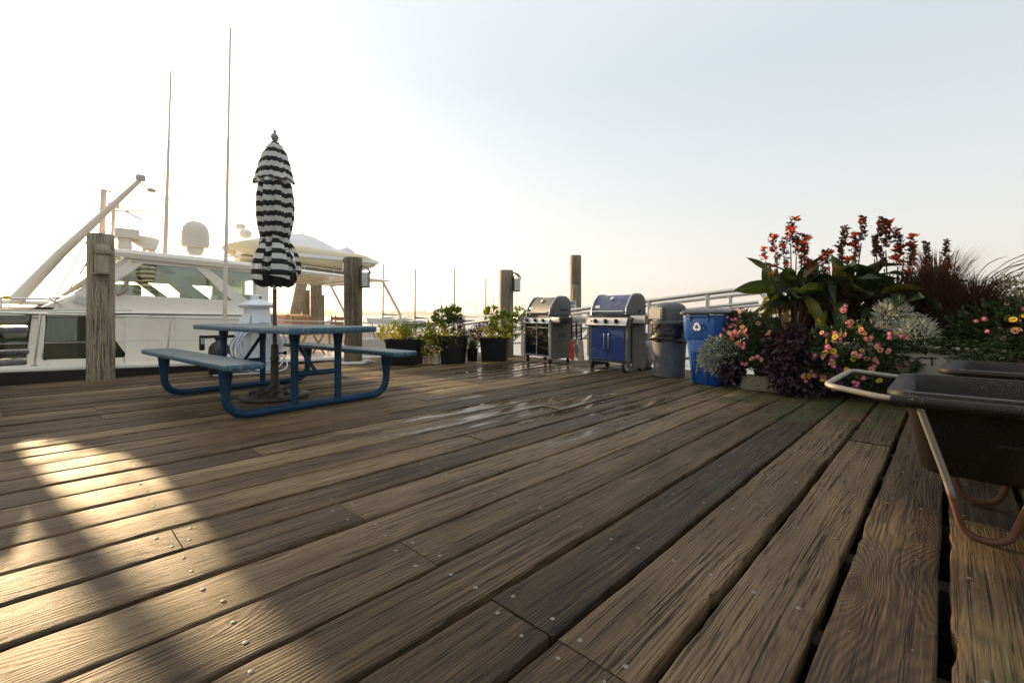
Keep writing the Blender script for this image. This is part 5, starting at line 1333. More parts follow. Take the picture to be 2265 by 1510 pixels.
for s in (-1, 1):
    b = MB(); b.tube([V(DCX + s * (dhb(y) + .008), y, .585 + .02 * math.sin(y) - .05 * max(0, (y - 1.2) / .85)) for y in [-1.9 + 3.83 * i / 19 for i in range(20)]], .018, 8); b.build('gunwale', MAT['hullcream'], dg, smooth=60)
text('CT', .115, Matrix.Translation((5.905 - 6.5, .155 - .2, .452)) @ Matrix.Rotation(R(-90), 4, 'Z') @ Matrix.Rotation(R(90), 4, 'X') @ Matrix.Rotation(R(4), 4, 'X'), MAT['ink'], dg, ext=.004)
for k, (y0_, y1_) in enumerate(((1.02, 1.82), (-1.5, -.7))):
    b = MB(); b.box(5.90, 6.06, y0_, y1_, .0, .175)
    tag(b.build('timber_block', MAT['block'], None, smooth=None, bevel=.012), ['mossy square timber block under the bow of the dinghy planter', 'square timber block under the far end of the dinghy planter behind the carts'][k], 'timber block', 'timber blocks under the dinghy planter')
b = MB(); b.box(6.70, 6.90, -1.5, 1.9, 0, .17); tag(b.build('timber_beam', MAT['block'], None, smooth=None, bevel=.012), 'long timber beam along the far side under the dinghy planter', 'timber beam')

# canna lilies: paddle leaves and flower spikes are parts of their own
GF = 'flowers and foliage in the dinghy planter'
def paddle(name, L, W, arch, fold, seed):
    b = MB(); n, m = 12, 6; rows_ = []
    for i in range(n + 1):
        u = i / n; w = W * (math.sin(math.pi * min(1, u * .93 + .05)) ** .75) * (1 - .25 * u); row = []
        for j in range(m + 1):
            v = (j / m - .5) * 2
            row.append(V(L * u * (1 - .12 * arch * u), v * w * .5, L * arch * (-.55 * u * u) + abs(v) * fold * w * .5 + .012 * math.sin(u * 9 + seed) * v + .006 * noise.noise((u * 8, v * 3, seed))))
        rows_.append(row)
    b.loft(rows_, caps=False, closed=False); return b
def canna_leaf_mat(name, c1, c2, vein):
    T = NT(name); oc = T.obj(); sp = T.t.nodes.new('ShaderNodeSeparateXYZ'); T.set(sp, 0, oc)
    ya = T.math('ABSOLUTE', sp.outputs[1])
    vv = T.math('SINE', T.math('MULTIPLY', T.math('SUBTRACT', sp.outputs[0], T.math('MULTIPLY', ya, .8)), 330.0))
    n1 = T.noise(oc, 7, 4); c = T.mix(T.ramp(n1, [(.35, 0.0), (.7, 1.0)]), c1, c2)
    c = T.mix(T.ramp(vv, [(.5, 0.0), (1.0, .35)]), c, vein)
    c = T.mix(T.ramp(ya, [(.002, .7), (.006, 0.0)]), c, vein)
    c = T.mix(T.ramp(T.noise(oc, 15, 5, .7), [(.66, 0.0), (.74, .8)]), c, (.10, .05, .015))
    sh = T.bsdf(c, .42, 0, T.bump(vv, .25, .002), .4)
    tr = T.t.nodes.new('ShaderNodeBsdfTranslucent'); T.set(tr, 'Color', T.mix(1.0, c, (1, .95, .4), 'MULTIPLY'))
    mx = T.t.nodes.new('ShaderNodeMixShader'); T.set(mx, 0, .35); T.set(mx, 1, sh); T.set(mx, 2, tr.outputs[0])
    return T.done(mx.outputs[0])
MAT['canna'] = canna_leaf_mat('canna leaf', (.018, .036, .014), (.038, .062, .020), (.07, .09, .03))
MAT['canna_y'] = canna_leaf_mat('yellowing canna leaf', (.10, .12, .012), (.22, .20, .02), (.28, .26, .06))  # light on the yellow lower leaves is put into this colour
MAT['canna_b'] = canna_leaf_mat('dry canna leaf', (.12, .065, .022), (.26, .17, .07), (.30, .22, .1))
MAT['petal_o'] = leaf_mat('orange red petals', (.50, .045, .015), (.80, .14, .03), .45, .6)
MAT['seed'] = leaf_mat('spent brown flower heads', (.05, .018, .012), (.16, .06, .03), .2, .8)
leaf_protos = [paddle('leaf', .50, .20, .5, .25, 1), paddle('leaf', .42, .15, .9, .35, 4), paddle('leaf', .36, .13, 1.3, .5, 8)]
leaf_data = {}
def canna_leaf(t, k, m, loc, az, pitch, roll, s_=1.0):
    key = (k, m)
    if key not in leaf_data:
        o = leaf_protos[k].build('leaf', MAT[m], t, smooth=180, fix=False, world=False); leaf_data[key] = o.data
    else:
        o = bpy.data.objects.new('leaf', leaf_data[key]); col.objects.link(o); o.parent = t
    o.matrix_local = Matrix.Translation(loc) @ Matrix.Rotation(az, 4, 'Z') @ Matrix.Rotation(-pitch, 4, 'Y') @ Matrix.Rotation(roll, 4, 'X') @ Matrix.Scale(s_ * 1.10, 4)
    return o
def spike_mesh(seed, bright):
    r_ = random.Random(seed); b = MB(); b2 = MB()
    for i in range(26):
        u = i / 26; p = V(r_.gauss(0, .016), r_.gauss(0, .016), .02 + .22 * u)
        tgt = b2 if (r_.random() < bright * .6) else b
        for q in range(4):
            d = V(r_.gauss(0, 1), r_.gauss(0, 1), r_.uniform(.1, 1.2)).normalized(); L = r_.uniform(.025, .055) * (1.5 if tgt is b2 else 1)
            leafquad(tgt, p, d, rvec(r_), L, L * .5, .3, .5)
    return b, b2
sp_cache = {}
def spike(t, loc, bright, seed, s_=1.0, tilt=(0, 0)):
    key = (seed, bright)
    if key not in sp_cache:
        b, b2 = spike_mesh(seed, bright)
        nb = MB(); nb.add(b.v, b.f); n0 = len(b.f); nb.add(b2.v, b2.f)
        o = nb.build('flower_spike', [MAT['seed'], MAT['petal_o']], t, smooth=None, fix=False, world=False)
        for i, p in enumerate(o.data.polygons): p.material_index = 0 if i < n0 else 1
        sp_cache[key] = o.data
    else:
        o = bpy.data.objects.new('flower_spike', sp_cache[key]); col.objects.link(o); o.parent = t
    o.matrix_local = Matrix.Translation(loc) @ Matrix.Rotation(tilt[0], 4, 'X') @ Matrix.Rotation(tilt[1], 4, 'Y') @ Matrix.Scale(s_, 4)
rc = random.Random(31)
toC = math.pi                                    # azimuth of the camera seen from the planter
def canna(label, x, y, spikes, leaves):
    spikes = spikes + [(dy + rc.uniform(-.06, .06), z - rc.uniform(.12, .22), br * .35, sd, s_ * .8) for (dy, z, br, sd, s_) in spikes]
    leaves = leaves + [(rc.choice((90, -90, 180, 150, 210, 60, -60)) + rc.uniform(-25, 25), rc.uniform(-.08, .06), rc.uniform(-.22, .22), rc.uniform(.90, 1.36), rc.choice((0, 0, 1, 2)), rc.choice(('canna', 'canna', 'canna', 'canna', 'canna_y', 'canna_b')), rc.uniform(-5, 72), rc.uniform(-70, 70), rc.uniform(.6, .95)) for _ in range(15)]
    t = thing('canna_lily', label, 'flower', (x, y, .5), 0, GF)
    b = MB()
    for (dy, z, br, sd, s_) in spikes:
        b.tube([V(0, dy * .2, 0), V(.01, dy * .6, (z - .5) * .5), V(0, dy, z - .5)], [.012, .010, .006], 6)
    for (az, dx, dy, z, *_r) in leaves: b.tube([V(0, dy * .2, 0), V(dx, dy, z - .5)], [.010, .006], 6)
    b.build('stalks', MAT['stem'], t, smooth=60, world=False)
    for (dy, z, br, sd, s_) in spikes: spike(t, (0, dy, z - .5), br, sd, s_ * 1.25, (rc.uniform(-.25, .25), rc.uniform(-.2, .2)))
    for (az, dx, dy, z, k, m, pitch, roll, s_) in leaves: canna_leaf(t, k, m, (dx, dy, z - .5), R(az), R(pitch), R(roll), s_)
# azimuths: 90 = towards +Y (picture left), -90 = picture right, 180 = towards the camera side
canna('tall canna lily with orange red flowers and broad leaves at the planter bow', 6.32, 1.36,
      [(.02, 1.74, .25, 1, 1.1), (.19, 1.66, .5, 2, .8), (-.10, 1.62, .5, 3, .8), (.09, 1.60, .35, 1, .8), (.30, 1.58, .9, 6, .55), (-.13, 1.60, .8, 6, .6)],
      [(100, 0, .12, 1.22, 0, 'canna', 62, 20, 1.05), (-70, 0, -.02, 1.22, 0, 'canna', 64, -30, 1.0), (95, 0, .10, 1.24, 0, 'canna', 4, 65, 1.0), (150, -.02, .06, 1.05, 1, 'canna', 20, 40, 1.1), (60, 0, .1, 1.0, 1, 'canna', -10, 10, 1.0),
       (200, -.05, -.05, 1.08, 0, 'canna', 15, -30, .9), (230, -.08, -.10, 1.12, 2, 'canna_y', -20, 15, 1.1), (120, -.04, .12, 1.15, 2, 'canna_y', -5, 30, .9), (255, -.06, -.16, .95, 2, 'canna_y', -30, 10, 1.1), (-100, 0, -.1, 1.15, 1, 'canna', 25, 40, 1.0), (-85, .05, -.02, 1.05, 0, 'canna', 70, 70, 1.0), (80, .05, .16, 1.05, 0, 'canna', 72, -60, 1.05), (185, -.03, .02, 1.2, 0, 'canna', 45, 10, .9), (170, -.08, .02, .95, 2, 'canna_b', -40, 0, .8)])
canna('broad leaved canna lily with brown spent spikes in the middle of the planter', 6.34, .86,
      [(.02, 1.60, .35, 4, 1.0), (-.02, 1.30, .9, 6, .8), (.22, 1.45, .6, 3, .7), (.14, 1.48, .4, 2, .6), (-.16, 1.70, .15, 5, 1.0), (-.11, 1.60, .8, 6, .7), (.33, 1.40, .8, 3, .55)],
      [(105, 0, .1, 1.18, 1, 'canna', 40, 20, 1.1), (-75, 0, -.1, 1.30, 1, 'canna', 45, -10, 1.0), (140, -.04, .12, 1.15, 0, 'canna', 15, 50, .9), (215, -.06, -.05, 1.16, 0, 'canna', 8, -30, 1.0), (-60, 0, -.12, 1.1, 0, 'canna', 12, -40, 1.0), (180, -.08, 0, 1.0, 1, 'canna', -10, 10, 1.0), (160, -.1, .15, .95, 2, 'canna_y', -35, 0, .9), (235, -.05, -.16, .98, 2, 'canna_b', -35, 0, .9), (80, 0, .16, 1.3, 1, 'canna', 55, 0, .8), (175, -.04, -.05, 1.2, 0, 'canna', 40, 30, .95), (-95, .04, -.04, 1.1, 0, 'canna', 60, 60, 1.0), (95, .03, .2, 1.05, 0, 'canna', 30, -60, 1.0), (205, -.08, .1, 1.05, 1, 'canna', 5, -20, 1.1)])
canna('dark canna lily with brown seed heads beside the purple grass', 6.36, .44,
      [(.05, 1.60, .3, 5, 1.1), (-.10, 1.52, .2, 4, 1.0), (-.05, 1.42, .9, 6, .7), (.14, 1.66, .15, 5, 1.0), (-.16, 1.56, .8, 6, .6), (-.28, 1.38, .05, 5, .9), (-.42, 1.48, .05, 4, .6)],
      [(110, -.02, .06, 1.15, 0, 'canna', 25, 30, .95), (-80, 0, -.06, 1.12, 0, 'canna', 28, -20, 1.0), (200, -.06, 0, 1.10, 1, 'canna', 10, -25, 1.0), (160, -.06, .1, 1.0, 0, 'canna', -5, 25, .8), (-110, -.05, -.1, 1.05, 1, 'canna', 0, -40, .9), (90, .03, .02, 1.1, 0, 'canna', 60, 50, .95), (-70, 0, -.12, 1.15, 0, 'canna', 48, 30, .9), (190, -.08, -.1, 1.0, 0, 'canna', 20, 40, .9), (165, -.05, .0, 1.2, 1, 'canna', 35, -30, 1.0)])

def mk(name, label, cat, loc): return thing(name, label, cat, loc, 0, GF)
# grasses
t = mk('ornamental_grass', 'tall dark purple fountain grass arching over the planter', 'grass', (6.40, .0, .5))
r_ = random.Random(41); b = MB(); blades(b, r_, (0, .10, 0), 1000, 1.28, .36, .0048, .6, 7); blades(b, r_, (.05, -.18, 0), 1100, 1.08, .46, .0045, .78, 7); blades(b, r_, (0, -.50, 0), 700, .82, .46, .0043, .85, 7)
b.build('blades', MAT['grasspur'], t, smooth=None, fix=False, world=False)['kind'] = 'stuff'
b = MB()
for i in range(26):
    a_ = r_.random() * 6.283; d = V(.25 * math.cos(a_), .55 * math.sin(a_) - .15, 0); h = r_.uniform(1.0, 1.5); p = [V(d.x * u ** 1.8 * 1.2, d.y * u ** 1.8 * 1.2 + r_.gauss(0, .001), h * (u - .30 * u ** 3)) for u in (0, .3, .6, .8, .9, 1)]
    b.tube(p, [.002, .002, .002, .0035, .004, .001], 4)
b.build('plumes', MAT['grasspur'], t, smooth=None, fix=False, world=False)['kind'] = 'stuff'
t = mk('ornamental_grass', 'copper coloured sedge mound at the bow end of the planter', 'grass', (6.30, 1.72, .58))
r_ = random.Random(42); b = MB(); blades(b, r_, (0, 0, 0), 460, .52, .30, .0026, 1.05, 6); blades(b, r_, (.0, .1, .05), 60, .62, .28, .0022, 1.1, 6); b.build('blades', MAT['straw'], t, smooth=None, fix=False, world=False)['kind'] = 'stuff'
# foliage masses
def mass(name, label, cat, loc, m, lst, seed, up=.4, droop=0.0):
    t = mk(name, label, cat, loc)
    part_bush(t, 'foliage', MAT[m], lst, seed, up=up, droop=droop)
    b = MB(); r_ = random.Random(seed)
    for i in range(14):
        q = rvec(r_); c, rad = lst[0][0], lst[0][1]; b.tube([V(c[0] * .3, c[1] * .3, -.05), V(c[0] + q.x * rad[0] * .7, c[1] + q.y * rad[1] * .7, c[2] + abs(q.z) * rad[2] * .6)], [.005, .002], 4)
    b.build('stems', MAT['stem'], t, smooth=None, world=False); return t
def strands(t, m, starts, seed, leaf, wid, nm='trailing_strands'):
    r_ = random.Random(seed); b = MB(); st = MB()
    for (p, L) in starts:
        p = V(p); d = V(r_.uniform(-.6, -.1), r_.uniform(-.5, .5), 0); pts = []
        n = int(L / .016)
        for i in range(n):
            u = i / n; q = p + V(d.x * .16 * (1 - math.exp(-3 * u)), d.y * .16 * (1 - math.exp(-3 * u)), .03 * math.sin(u * 3) - L * u) + V(r_.gauss(0, .002), r_.gauss(0, .002), 0); pts.append(q)
            for k in range(2): leafquad(b, q, (rvec(r_) + V(-.3, 0, -.2)), rvec(r_), leaf * r_.uniform(.7, 1.2), wid * r_.uniform(.7, 1.2))
        if len(pts) > 2: st.tube(pts[::3], .0015, 4)
    o = b.build(nm, m, t, smooth=None, fix=False, world=False); o['kind'] = 'stuff'
t = mass('silver_trailer', 'silvery small-leaved trailing plant spilling off the bow beside the blue bin', 'plant', (6.06, 1.94, .5), 'leaf_sil', [((-.08, .10, -.03), (.20, .24, .20), 2300, .032, .022), ((-.12, .20, -.14), (.16, .20, .18), 1300, .030, .021)], 51)
strands(t, MAT['leaf_sil'], [((-.14 + .1 * rc.random(), -.12 + .48 * rc.random(), -.08), rc.uniform(.12, .34)) for _ in range(40)], 52, .024, .017)
G_LANT = [('lantana_bush', 'green flowering bush with pink and peach blooms at the bow of the planter', (6.12, 1.74, .62), [((-.02, .02, .05), (.28, .34, .24), 2300, .045, .026), ((-.16, -.06, -.20), (.17, .34, .18), 1300, .04, .024), ((0, .16, .16), (.18, .20, .18), 800, .045, .022)], 61, 84),
          ('lantana_bush', 'green bush with pink and peach blooms between the black vine and CT letters', (5.98, .74, .50), [((-.04, 0, .04), (.24, .44, .26), 2500, .050, .028), ((-.12, .10, -.16), (.18, .36, .20), 1400, .045, .026)], 62, 104),
          ('lantana_bush', 'green flowering bush with pink and peach blooms behind the carts, right of the CT letters', (6.14, -.50, .62), [((-.02, .0, .10), (.28, .58, .34), 3000, .050, .028), ((-.14, -.12, -.12), (.20, .44, .26), 1800, .045, .026), ((-.05, -.3, .30), (.25, .4, .22), 900, .05, .028)], 63, 110)]
def bloom(kind):
    b = MB(); mi = []
    R0 = {'pink': .020, 'peach': .021, 'yellow': .022, 'petunia': .036}[kind]; n = {'pink': 9, 'peach': 9, 'yellow': 12, 'petunia': 6}[kind]
    for k in range(n):
        a0 = 2 * math.pi * k / n; w = math.pi / n * 1.05
        p = [V(R0 * .35 * math.cos(a0), R0 * .35 * math.sin(a0), .003), V(R0 * .9 * math.cos(a0 - w), R0 * .9 * math.sin(a0 - w), .006), V(R0 * 1.15 * math.cos(a0), R0 * 1.15 * math.sin(a0), .004), V(R0 * .9 * math.cos(a0 + w), R0 * .9 * math.sin(a0 + w), .006)]
        b.add(p, [(0, 1, 2), (0, 2, 3)]); mi += [0, 0]
    for q in range(7):
        a0 = 2 * math.pi * q / 7; r1 = R0 * .42
        b.add([V(0, 0, .012), V(r1 * math.cos(a0), r1 * math.sin(a0), .006), V(r1 * math.cos(a0 + .9), r1 * math.sin(a0 + .9), .006)], [(0, 1, 2)]); mi.append(1)
    for q in range(6):
        a0 = 2 * math.pi * q / 6; b.add([V(0, 0, -.012), V(R0 * .4 * math.cos(a0), R0 * .4 * math.sin(a0), .003), V(R0 * .4 * math.cos(a0 + 1.05), R0 * .4 * math.sin(a0 + 1.05), .003)], [(0, 1, 2)]); mi.append(2)
    return b, mi
pm = {'pink': leaf_mat('pink petals', (.52, .07, .18), (.72, .20, .30), .3, .6), 'peach': leaf_mat('peach petals', (.75, .34, .16), (.82, .50, .26), .3, .6), 'yellow': leaf_mat('yellow petals', (.78, .52, .02), (.85, .65, .05), .3, .6), 'petunia': leaf_mat('magenta petals', (.35, .02, .28), (.55, .06, .40), .35, .6)}
ct = {'pink': leaf_mat('pale pink centre', (.75, .40, .35), (.85, .55, .40), .2), 'peach': leaf_mat('crimson centre', (.35, .05, .06), (.45, .08, .07), .2), 'yellow': leaf_mat('gold centre', (.5, .25, .01), (.6, .3, .02), .2), 'petunia': leaf_mat('dark throat', (.12, .01, .12), (.18, .02, .15), .2)}
bl_cache = {}
def put_bloom(t, kind, p, nrm, s_=1.0):
    if kind not in bl_cache:
        b, mi = bloom(kind); o = b.build('flower', [pm[kind], ct[kind], MAT['leaf_dg']], t, smooth=None, fix=False, world=False)
        for q, i in zip(o.data.polygons, mi): q.material_index = i
        bl_cache[kind] = o.data
    else:
        o = bpy.data.objects.new('flower', bl_cache[kind]); col.objects.link(o); o.parent = t
    o.matrix_local = Matrix.Translation(p) @ nrm.to_track_quat('Z', 'Y').to_matrix().to_4x4() @ Matrix.Rotation(rc.random() * 6, 4, 'Z') @ Matrix.Scale(s_, 4)
for nm, lab, loc, lst, sd, nfl in G_LANT:
    t = mass(nm, lab, 'flower bush', loc, 'leaf_dg', lst, sd, up=.4)
    r_ = random.Random(sd + 7); last = None
    for k in range(nfl):
        c, rad = lst[k % len(lst)][0], lst[k % len(lst)][1]
        if last is not None and r_.random() < .55: p = last + V(r_.gauss(0, .012), r_.gauss(0, .035), r_.gauss(0, .03))
        else:
            q = V(-abs(r_.gauss(.9, .4)), r_.gauss(0, .7), r_.gauss(0, .6)).normalized(); p = V(c) + V(q.x * rad[0], q.y * rad[1], q.z * rad[2]) * 1.12
        kind = r_.choices(['pink', 'peach', 'yellow'], [.55, .37, .08])[0]
        put_bloom(t, kind, p, V(-1 + r_.gauss(0, .3), r_.gauss(.1, .5), r_.gauss(.35, .4)), r_.uniform(.8, 1.35)); last = p
t = mass('sweet_potato_vine', 'black purple sweet potato vine hanging to the deck beside the timber block', 'vine', (5.98, 1.24, .50), 'leaf_blk', [((-.05, .02, .04), (.20, .30, .22), 560, .105, .058), ((-.12, -.02, -.20), (.15, .26, .26), 620, .10, .052), ((-.15, -.02, -.36), (.12, .20, .14), 200, .09, .045)], 71, up=-.2, droop=.5)
t = mass('sweet_potato_vine', 'small black purple vine hanging between the blue bin and timber block', 'vine', (6.0, 1.94, .32), 'leaf_blk', [((-.05, .0, -.05), (.12, .12, .22), 300, .09, .05)], 78, up=-.2, droop=.5)
t = mass('dusty_miller', 'silver white lacy dusty miller in the middle of the planter', 'plant', (6.04, .36, .62), 'leaf_dusty', [((-.02, .05, .26), (.14, .15, .16), 1000, .062, .011), ((-.08, -.12, .10), (.15, .17, .15), 1000, .062, .011)], 72, up=.4)
t = mass('creeping_vine', 'dense dark creeping vine over the hull right of the CT letters', 'vine', (6.0, -.22, .50), 'leaf_dg', [((-.13, -.16, -.02), (.12, .34, .19), 3200, .026, .019), ((-.04, .62, -.10), (.14, .22, .16), 700, .04, .03), ((-.07, .40, .11), (.12, .34, .07), 1100, .035, .024)], 73, up=0)
strands(t, MAT['leaf_dg'], [((-.14, -.45 + .62 * rc.random(), -.05), rc.uniform(.1, .25)) for _ in range(34)], 74, .022, .015)
t = mass('background_foliage', 'deep green leafy filler behind the canna lilies', 'plant', (6.62, .6, .55), 'leaf_dg', [((0, .2, .1), (.32, .95, .30), 2200, .09, .045), ((-.10, .15, .38), (.22, .70, .28), 1900, .14, .055)], 75)
part_bush(t, 'dry_foliage', MAT['seed'], [((-.12, .1, .42), (.25, .80, .30), 700, .13, .03)], 76, up=-.2)
part_bush(t, 'bronze_foliage', MAT['leaf_pur'], [((-.22, .25, .38), (.16, .72, .24), 700, .12, .045), ((-.30, -.45, .35), (.2, .4, .22), 500, .10, .03)], 79, up=.2)
t = mk('petunia', 'magenta petunia hanging low under the cart handle', 'flower', (5.82, .78, .20))
part_bush(t, 'foliage', MAT['leaf_dg'], [((0, 0, .05), (.08, .16, .12), 160, .045, .026)], 77)
for p in ((-.09, .02, -.02), (-.08, .03, .12), (-.07, -.10, -.04), (-.08, .10, .05)): put_bloom(t, 'petunia', V(p), V(-1, rc.gauss(0, .3), rc.gauss(.2, .3)), rc.uniform(.75, 1.05))
# fallen petals on the deck
b = MB(); r_ = random.Random(81)
for i in range(230):
    x, y = r_.choice(((5.55, 1.45), (5.3, 1.15), (5.0, .55), (4.8, .5))); p = V(x + r_.gauss(0, .10), y + r_.gauss(0, .14), .006)
    a_ = r_.random() * 6.28; s_ = r_.uniform(.003, .008); d = V(math.cos(a_), math.sin(a_), .2); e = V(-math.sin(a_), math.cos(a_), .1)
    b.add([p - d * s_, p + e * s_ * .6 + V(0, 0, .002), p + d * s_, p - e * s_ * .6], [(0, 1, 2, 3)])
tag(b.build('fallen_petals', pm['pink'], None, smooth=None, fix=False), 'scatter of fallen pink petals on the deck by the timber block', 'petals', kind='stuff')

# ------------------------------------------------------------------ dock carts
def wetplastic():
    T = NT('wet black tub plastic'); oc = T.obj()
    vo = T.t.nodes.new('ShaderNodeTexVoronoi'); vo.feature = 'F1'; T.set(vo, 'Vector', oc); T.set(vo, 'Scale', 95.0); T.set(vo, 'Randomness', 1.0)
    pn = T.noise(oc, 9, 3)
    drop = T.math('MULTIPLY', T.ramp(vo.outputs['Distance'], [(.12, 1.0), (.34, 0.0)]), T.ramp(pn, [(.46, 0.0), (.56, 1.0)]))
    n1 = T.noise(oc, 6, 4)
    c = T.mix(n1, (.006, .0055, .005), (.018, .015, .012))
    c = T.mix(T.ramp(T.noise(oc, 25, 5, .7), [(.60, 0.0), (.75, .5)]), c, (.07, .055, .04))
    r = T.math('SUBTRACT', .55, T.math('MULTIPLY', drop, .5))
    return T.done(T.bsdf(c, r, 0, T.bump(T.math('ADD', T.math('MULTIPLY', drop, 1.0), T.math('MULTIPLY', T.noise(oc, 240, 2), .15)), .8, .004), .22))
MAT['tub'] = wetplastic()
def rusty():
    T = NT('galvanised tube rusting at the foot'); oc = T.obj(); sp = T.t.nodes.new('ShaderNodeSeparateXYZ'); T.set(sp, 0, oc)
    n1 = T.noise(oc, 14, 5, .65)
    k = T.math('ADD', T.math('MULTIPLY', T.math('SUBTRACT', .235, sp.outputs[2]), 14.0), T.math('MULTIPLY', T.math('SUBTRACT', n1, .5), 3.0), clamp=True)
    k2 = T.math('MAXIMUM', k, T.ramp(n1, [(.62, 0.0), (.72, .7)]))
    c = T.mix(k2, T.mix(n1, (.44, .42, .37), (.60, .58, .52)), T.mix(T.noise(oc, 40, 4), (.055, .020, .009), (.15, .060, .025)))
    return T.done(T.bsdf(c, T.math('MULTIPLY_ADD', k2, .3, .38), T.math('MULTIPLY_ADD', k2, -.7, .8), T.bump(T.noise(oc, 160, 3), .4, .001), .5))
MAT['rusty'] = rusty()
MAT['galv'] = mat('galvanised tube', (.26, .24, .205), .55, .5, var=.2, scale=18, dirt=(.2, .12, .07), dirt_amt=.4)
def dock_cart(label, loc, rz):
    # local: length along -Y from the handle end (y = 0), width along X (0 .. .78)
    t = thing('dock_cart', label, 'cart', loc, rz, 'dock carts beside the planter')
    W, L, zr_, zb_ = .78, 1.25, .585, .235
    def ring(ix, iy0, iy1, z, r_): return [V(W / 2 + p.x, -L / 2 + p.y, z) for p in rr_ring(W / 2 - ix, L / 2 - (iy0 + iy1) / 2, 0, r_)] if False else [V(W / 2 + p.x, -L / 2 + p.y + (iy1 - iy0) / 2, z) for p in rr_ring(W / 2 - ix, L / 2 - (iy0 + iy1) / 2, 0, r_)]
    b = MB(); b.loft([ring(.17, .10, .20, zb_, .07), ring(.145, .075, .18, zb_ + .02, .08), ring(.06, .045, .07, zr_ - .09, .07), ring(.03, .03, .04, zr_ - .03, .07), ring(-.012, -.012, -.012, zr_ - .028, .08), ring(-.02, -.02, -.02, zr_ - .012, .085), ring(-.016, -.016, -.016, zr_ + .004, .085), ring(.025, .025, .03, zr_ + .006, .07), ring(.05, .05, .06, zr_ - .02, .06), ring(.075, .06, .085, zr_ - .10, .06), ring(.16, .09, .195, zb_ + .03, .06)])
    b.build('tub', MAT['tub'], t, smooth=40, world=False)
    b = MB(); b.box(.06, .09, -L + .2, -.25, .36, .40) if False else b.tube([(.105, -.30, .40), (.105, -1.0, .40)], .016, 8); b.build('side_rib', MAT['tub'], t, smooth=60, world=False)
    b = MB(); h_ = zr_ - .030
    b.tube(fillet([(-.035, -.55, h_), (-.035, .02, h_ + .005), (.02, .23, h_ + .030), (W - .02, .23, h_ + .030), (W + .035, .02, h_ + .005), (W + .035, -.55, h_)], .06, 6), .0125, 10); b.build('handle_loop', MAT['galv'], t, smooth=60, world=False)
    for x in (-.035, W + .035):
        b = MB(); b.tube([(x, -.0, h_), (x, -.9, h_)], .024, 10); b.build('grip_sleeve', MAT['tub'], t, smooth=60, world=False)
    for x in (.13, W - .13):
        xo = .075 if x < W / 2 else -.075
        b = MB(); b.tube(fillet([(x - xo * 1.5, -.085, zr_ - .05), (x - xo * .4, -.165, .24), (x, -.215, .016), (x, -.335, .016), (x - xo * .2, -.405, .24), (x - xo * .8, -.50, .42)], .07, 7), .0135, 10); b.build('leg', MAT['rusty'], t, smooth=60, world=False)
    for x in (-.06, W + .06):
        b = MB(); M_ = Matrix.Rotation(R(90), 4, 'Y'); b.lathe([(.18, -.025), (.24, -.03), (.255, 0), (.24, .03), (.18, .025)], 30, (x, -1.0, .255), M_); w_ = b.build('wheel', MAT['rubber'], t, smooth=40, world=False)
        b = MB(); b.lathe([(.03, -.04), (.03, .04)], 12, (x, -1.0, .255), M_)
        for k in range(10): b.tube([V(x, -1.0, .255), V(x, -1.0 + .185 * math.cos(k * .628), .255 + .185 * math.sin(k * .628))], .004, 5)
        b.build('spokes', MAT['galv'], w_, smooth=60, world=False)
    b = MB(); b.tube([(-.06, -1.0, .255), (W + .06, -1.0, .255)], .012, 8); b.build('axle', MAT['galv'], t, world=False)
    return t
dock_cart('black plastic dock cart with looped steel handle and rusted leg, standing in the open deck', (2.44, .17, 0), R(0))
dock_cart('black plastic dock cart parked behind the other cart, against the flower planter', (4.32, -1.27, 0), R(176))

# ------------------------------------------------------------------ shrub and bank beyond the planter
MAT['leaf_tree'] = leaf_mat('shore tree leaves', (.035, .055, .012), (.10, .12, .02), .35)
def shrub_tree(label, x, y, z0, h, w, seed, m):
    t = thing('shoreline_tree', label, 'tree', (x, y, z0), 0, 'green trees beyond the planter')
    r_ = random.Random(seed); b = MB()
    for k in range(7):
        a_ = k * .9; b.tube(smooth_path([(0, 0, 0), (.15 * math.cos(a_), .15 * math.sin(a_), h * .3), (w * .6 * math.cos(a_), w * .6 * math.sin(a_), h * .75)], 4), [.09 - .08 * i / 8 for i in range(9)], 7)
    b.build('trunk', MAT['stem'], t, smooth=60, world=False)
    b = MB()
    for k in range(34):
        q = rvec(r_); c = V(q.x * w * .75, q.y * w * .75, h * .62 + q.z * h * .30); bush(b, r_, c, (w * .36, w * .36, h * .17), 420, .085, .05, up=.3)
    b.build('crown', MAT[m], t, smooth=None, fix=False, world=False)['kind'] = 'stuff'
shrub_tree('sunlit green tree behind the purple grass of the planter', 17.6, -1.2, -1.6, 3.35, 1.9, 91, 'leaf_tree')
shrub_tree('darker green tree at the shore beyond the carts', 18.0, -4.4, -1.6, 3.6, 2.2, 92, 'leaf_tree')
b = MB(); b.loft([[V(15.0 + .5 * math.sin(i * 1.3), y, -2.2), V(16.2 + .4 * math.sin(i), y, -1.45), V(24, y, -1.2), V(26, y, -2.4)] for i, y in enumerate(range(-30, 3, 2))], caps=True); tag(b.build('shore_bank', MAT['shore'], None, smooth=60), 'low grassy bank at the shore beyond the dock', None, kind='structure')

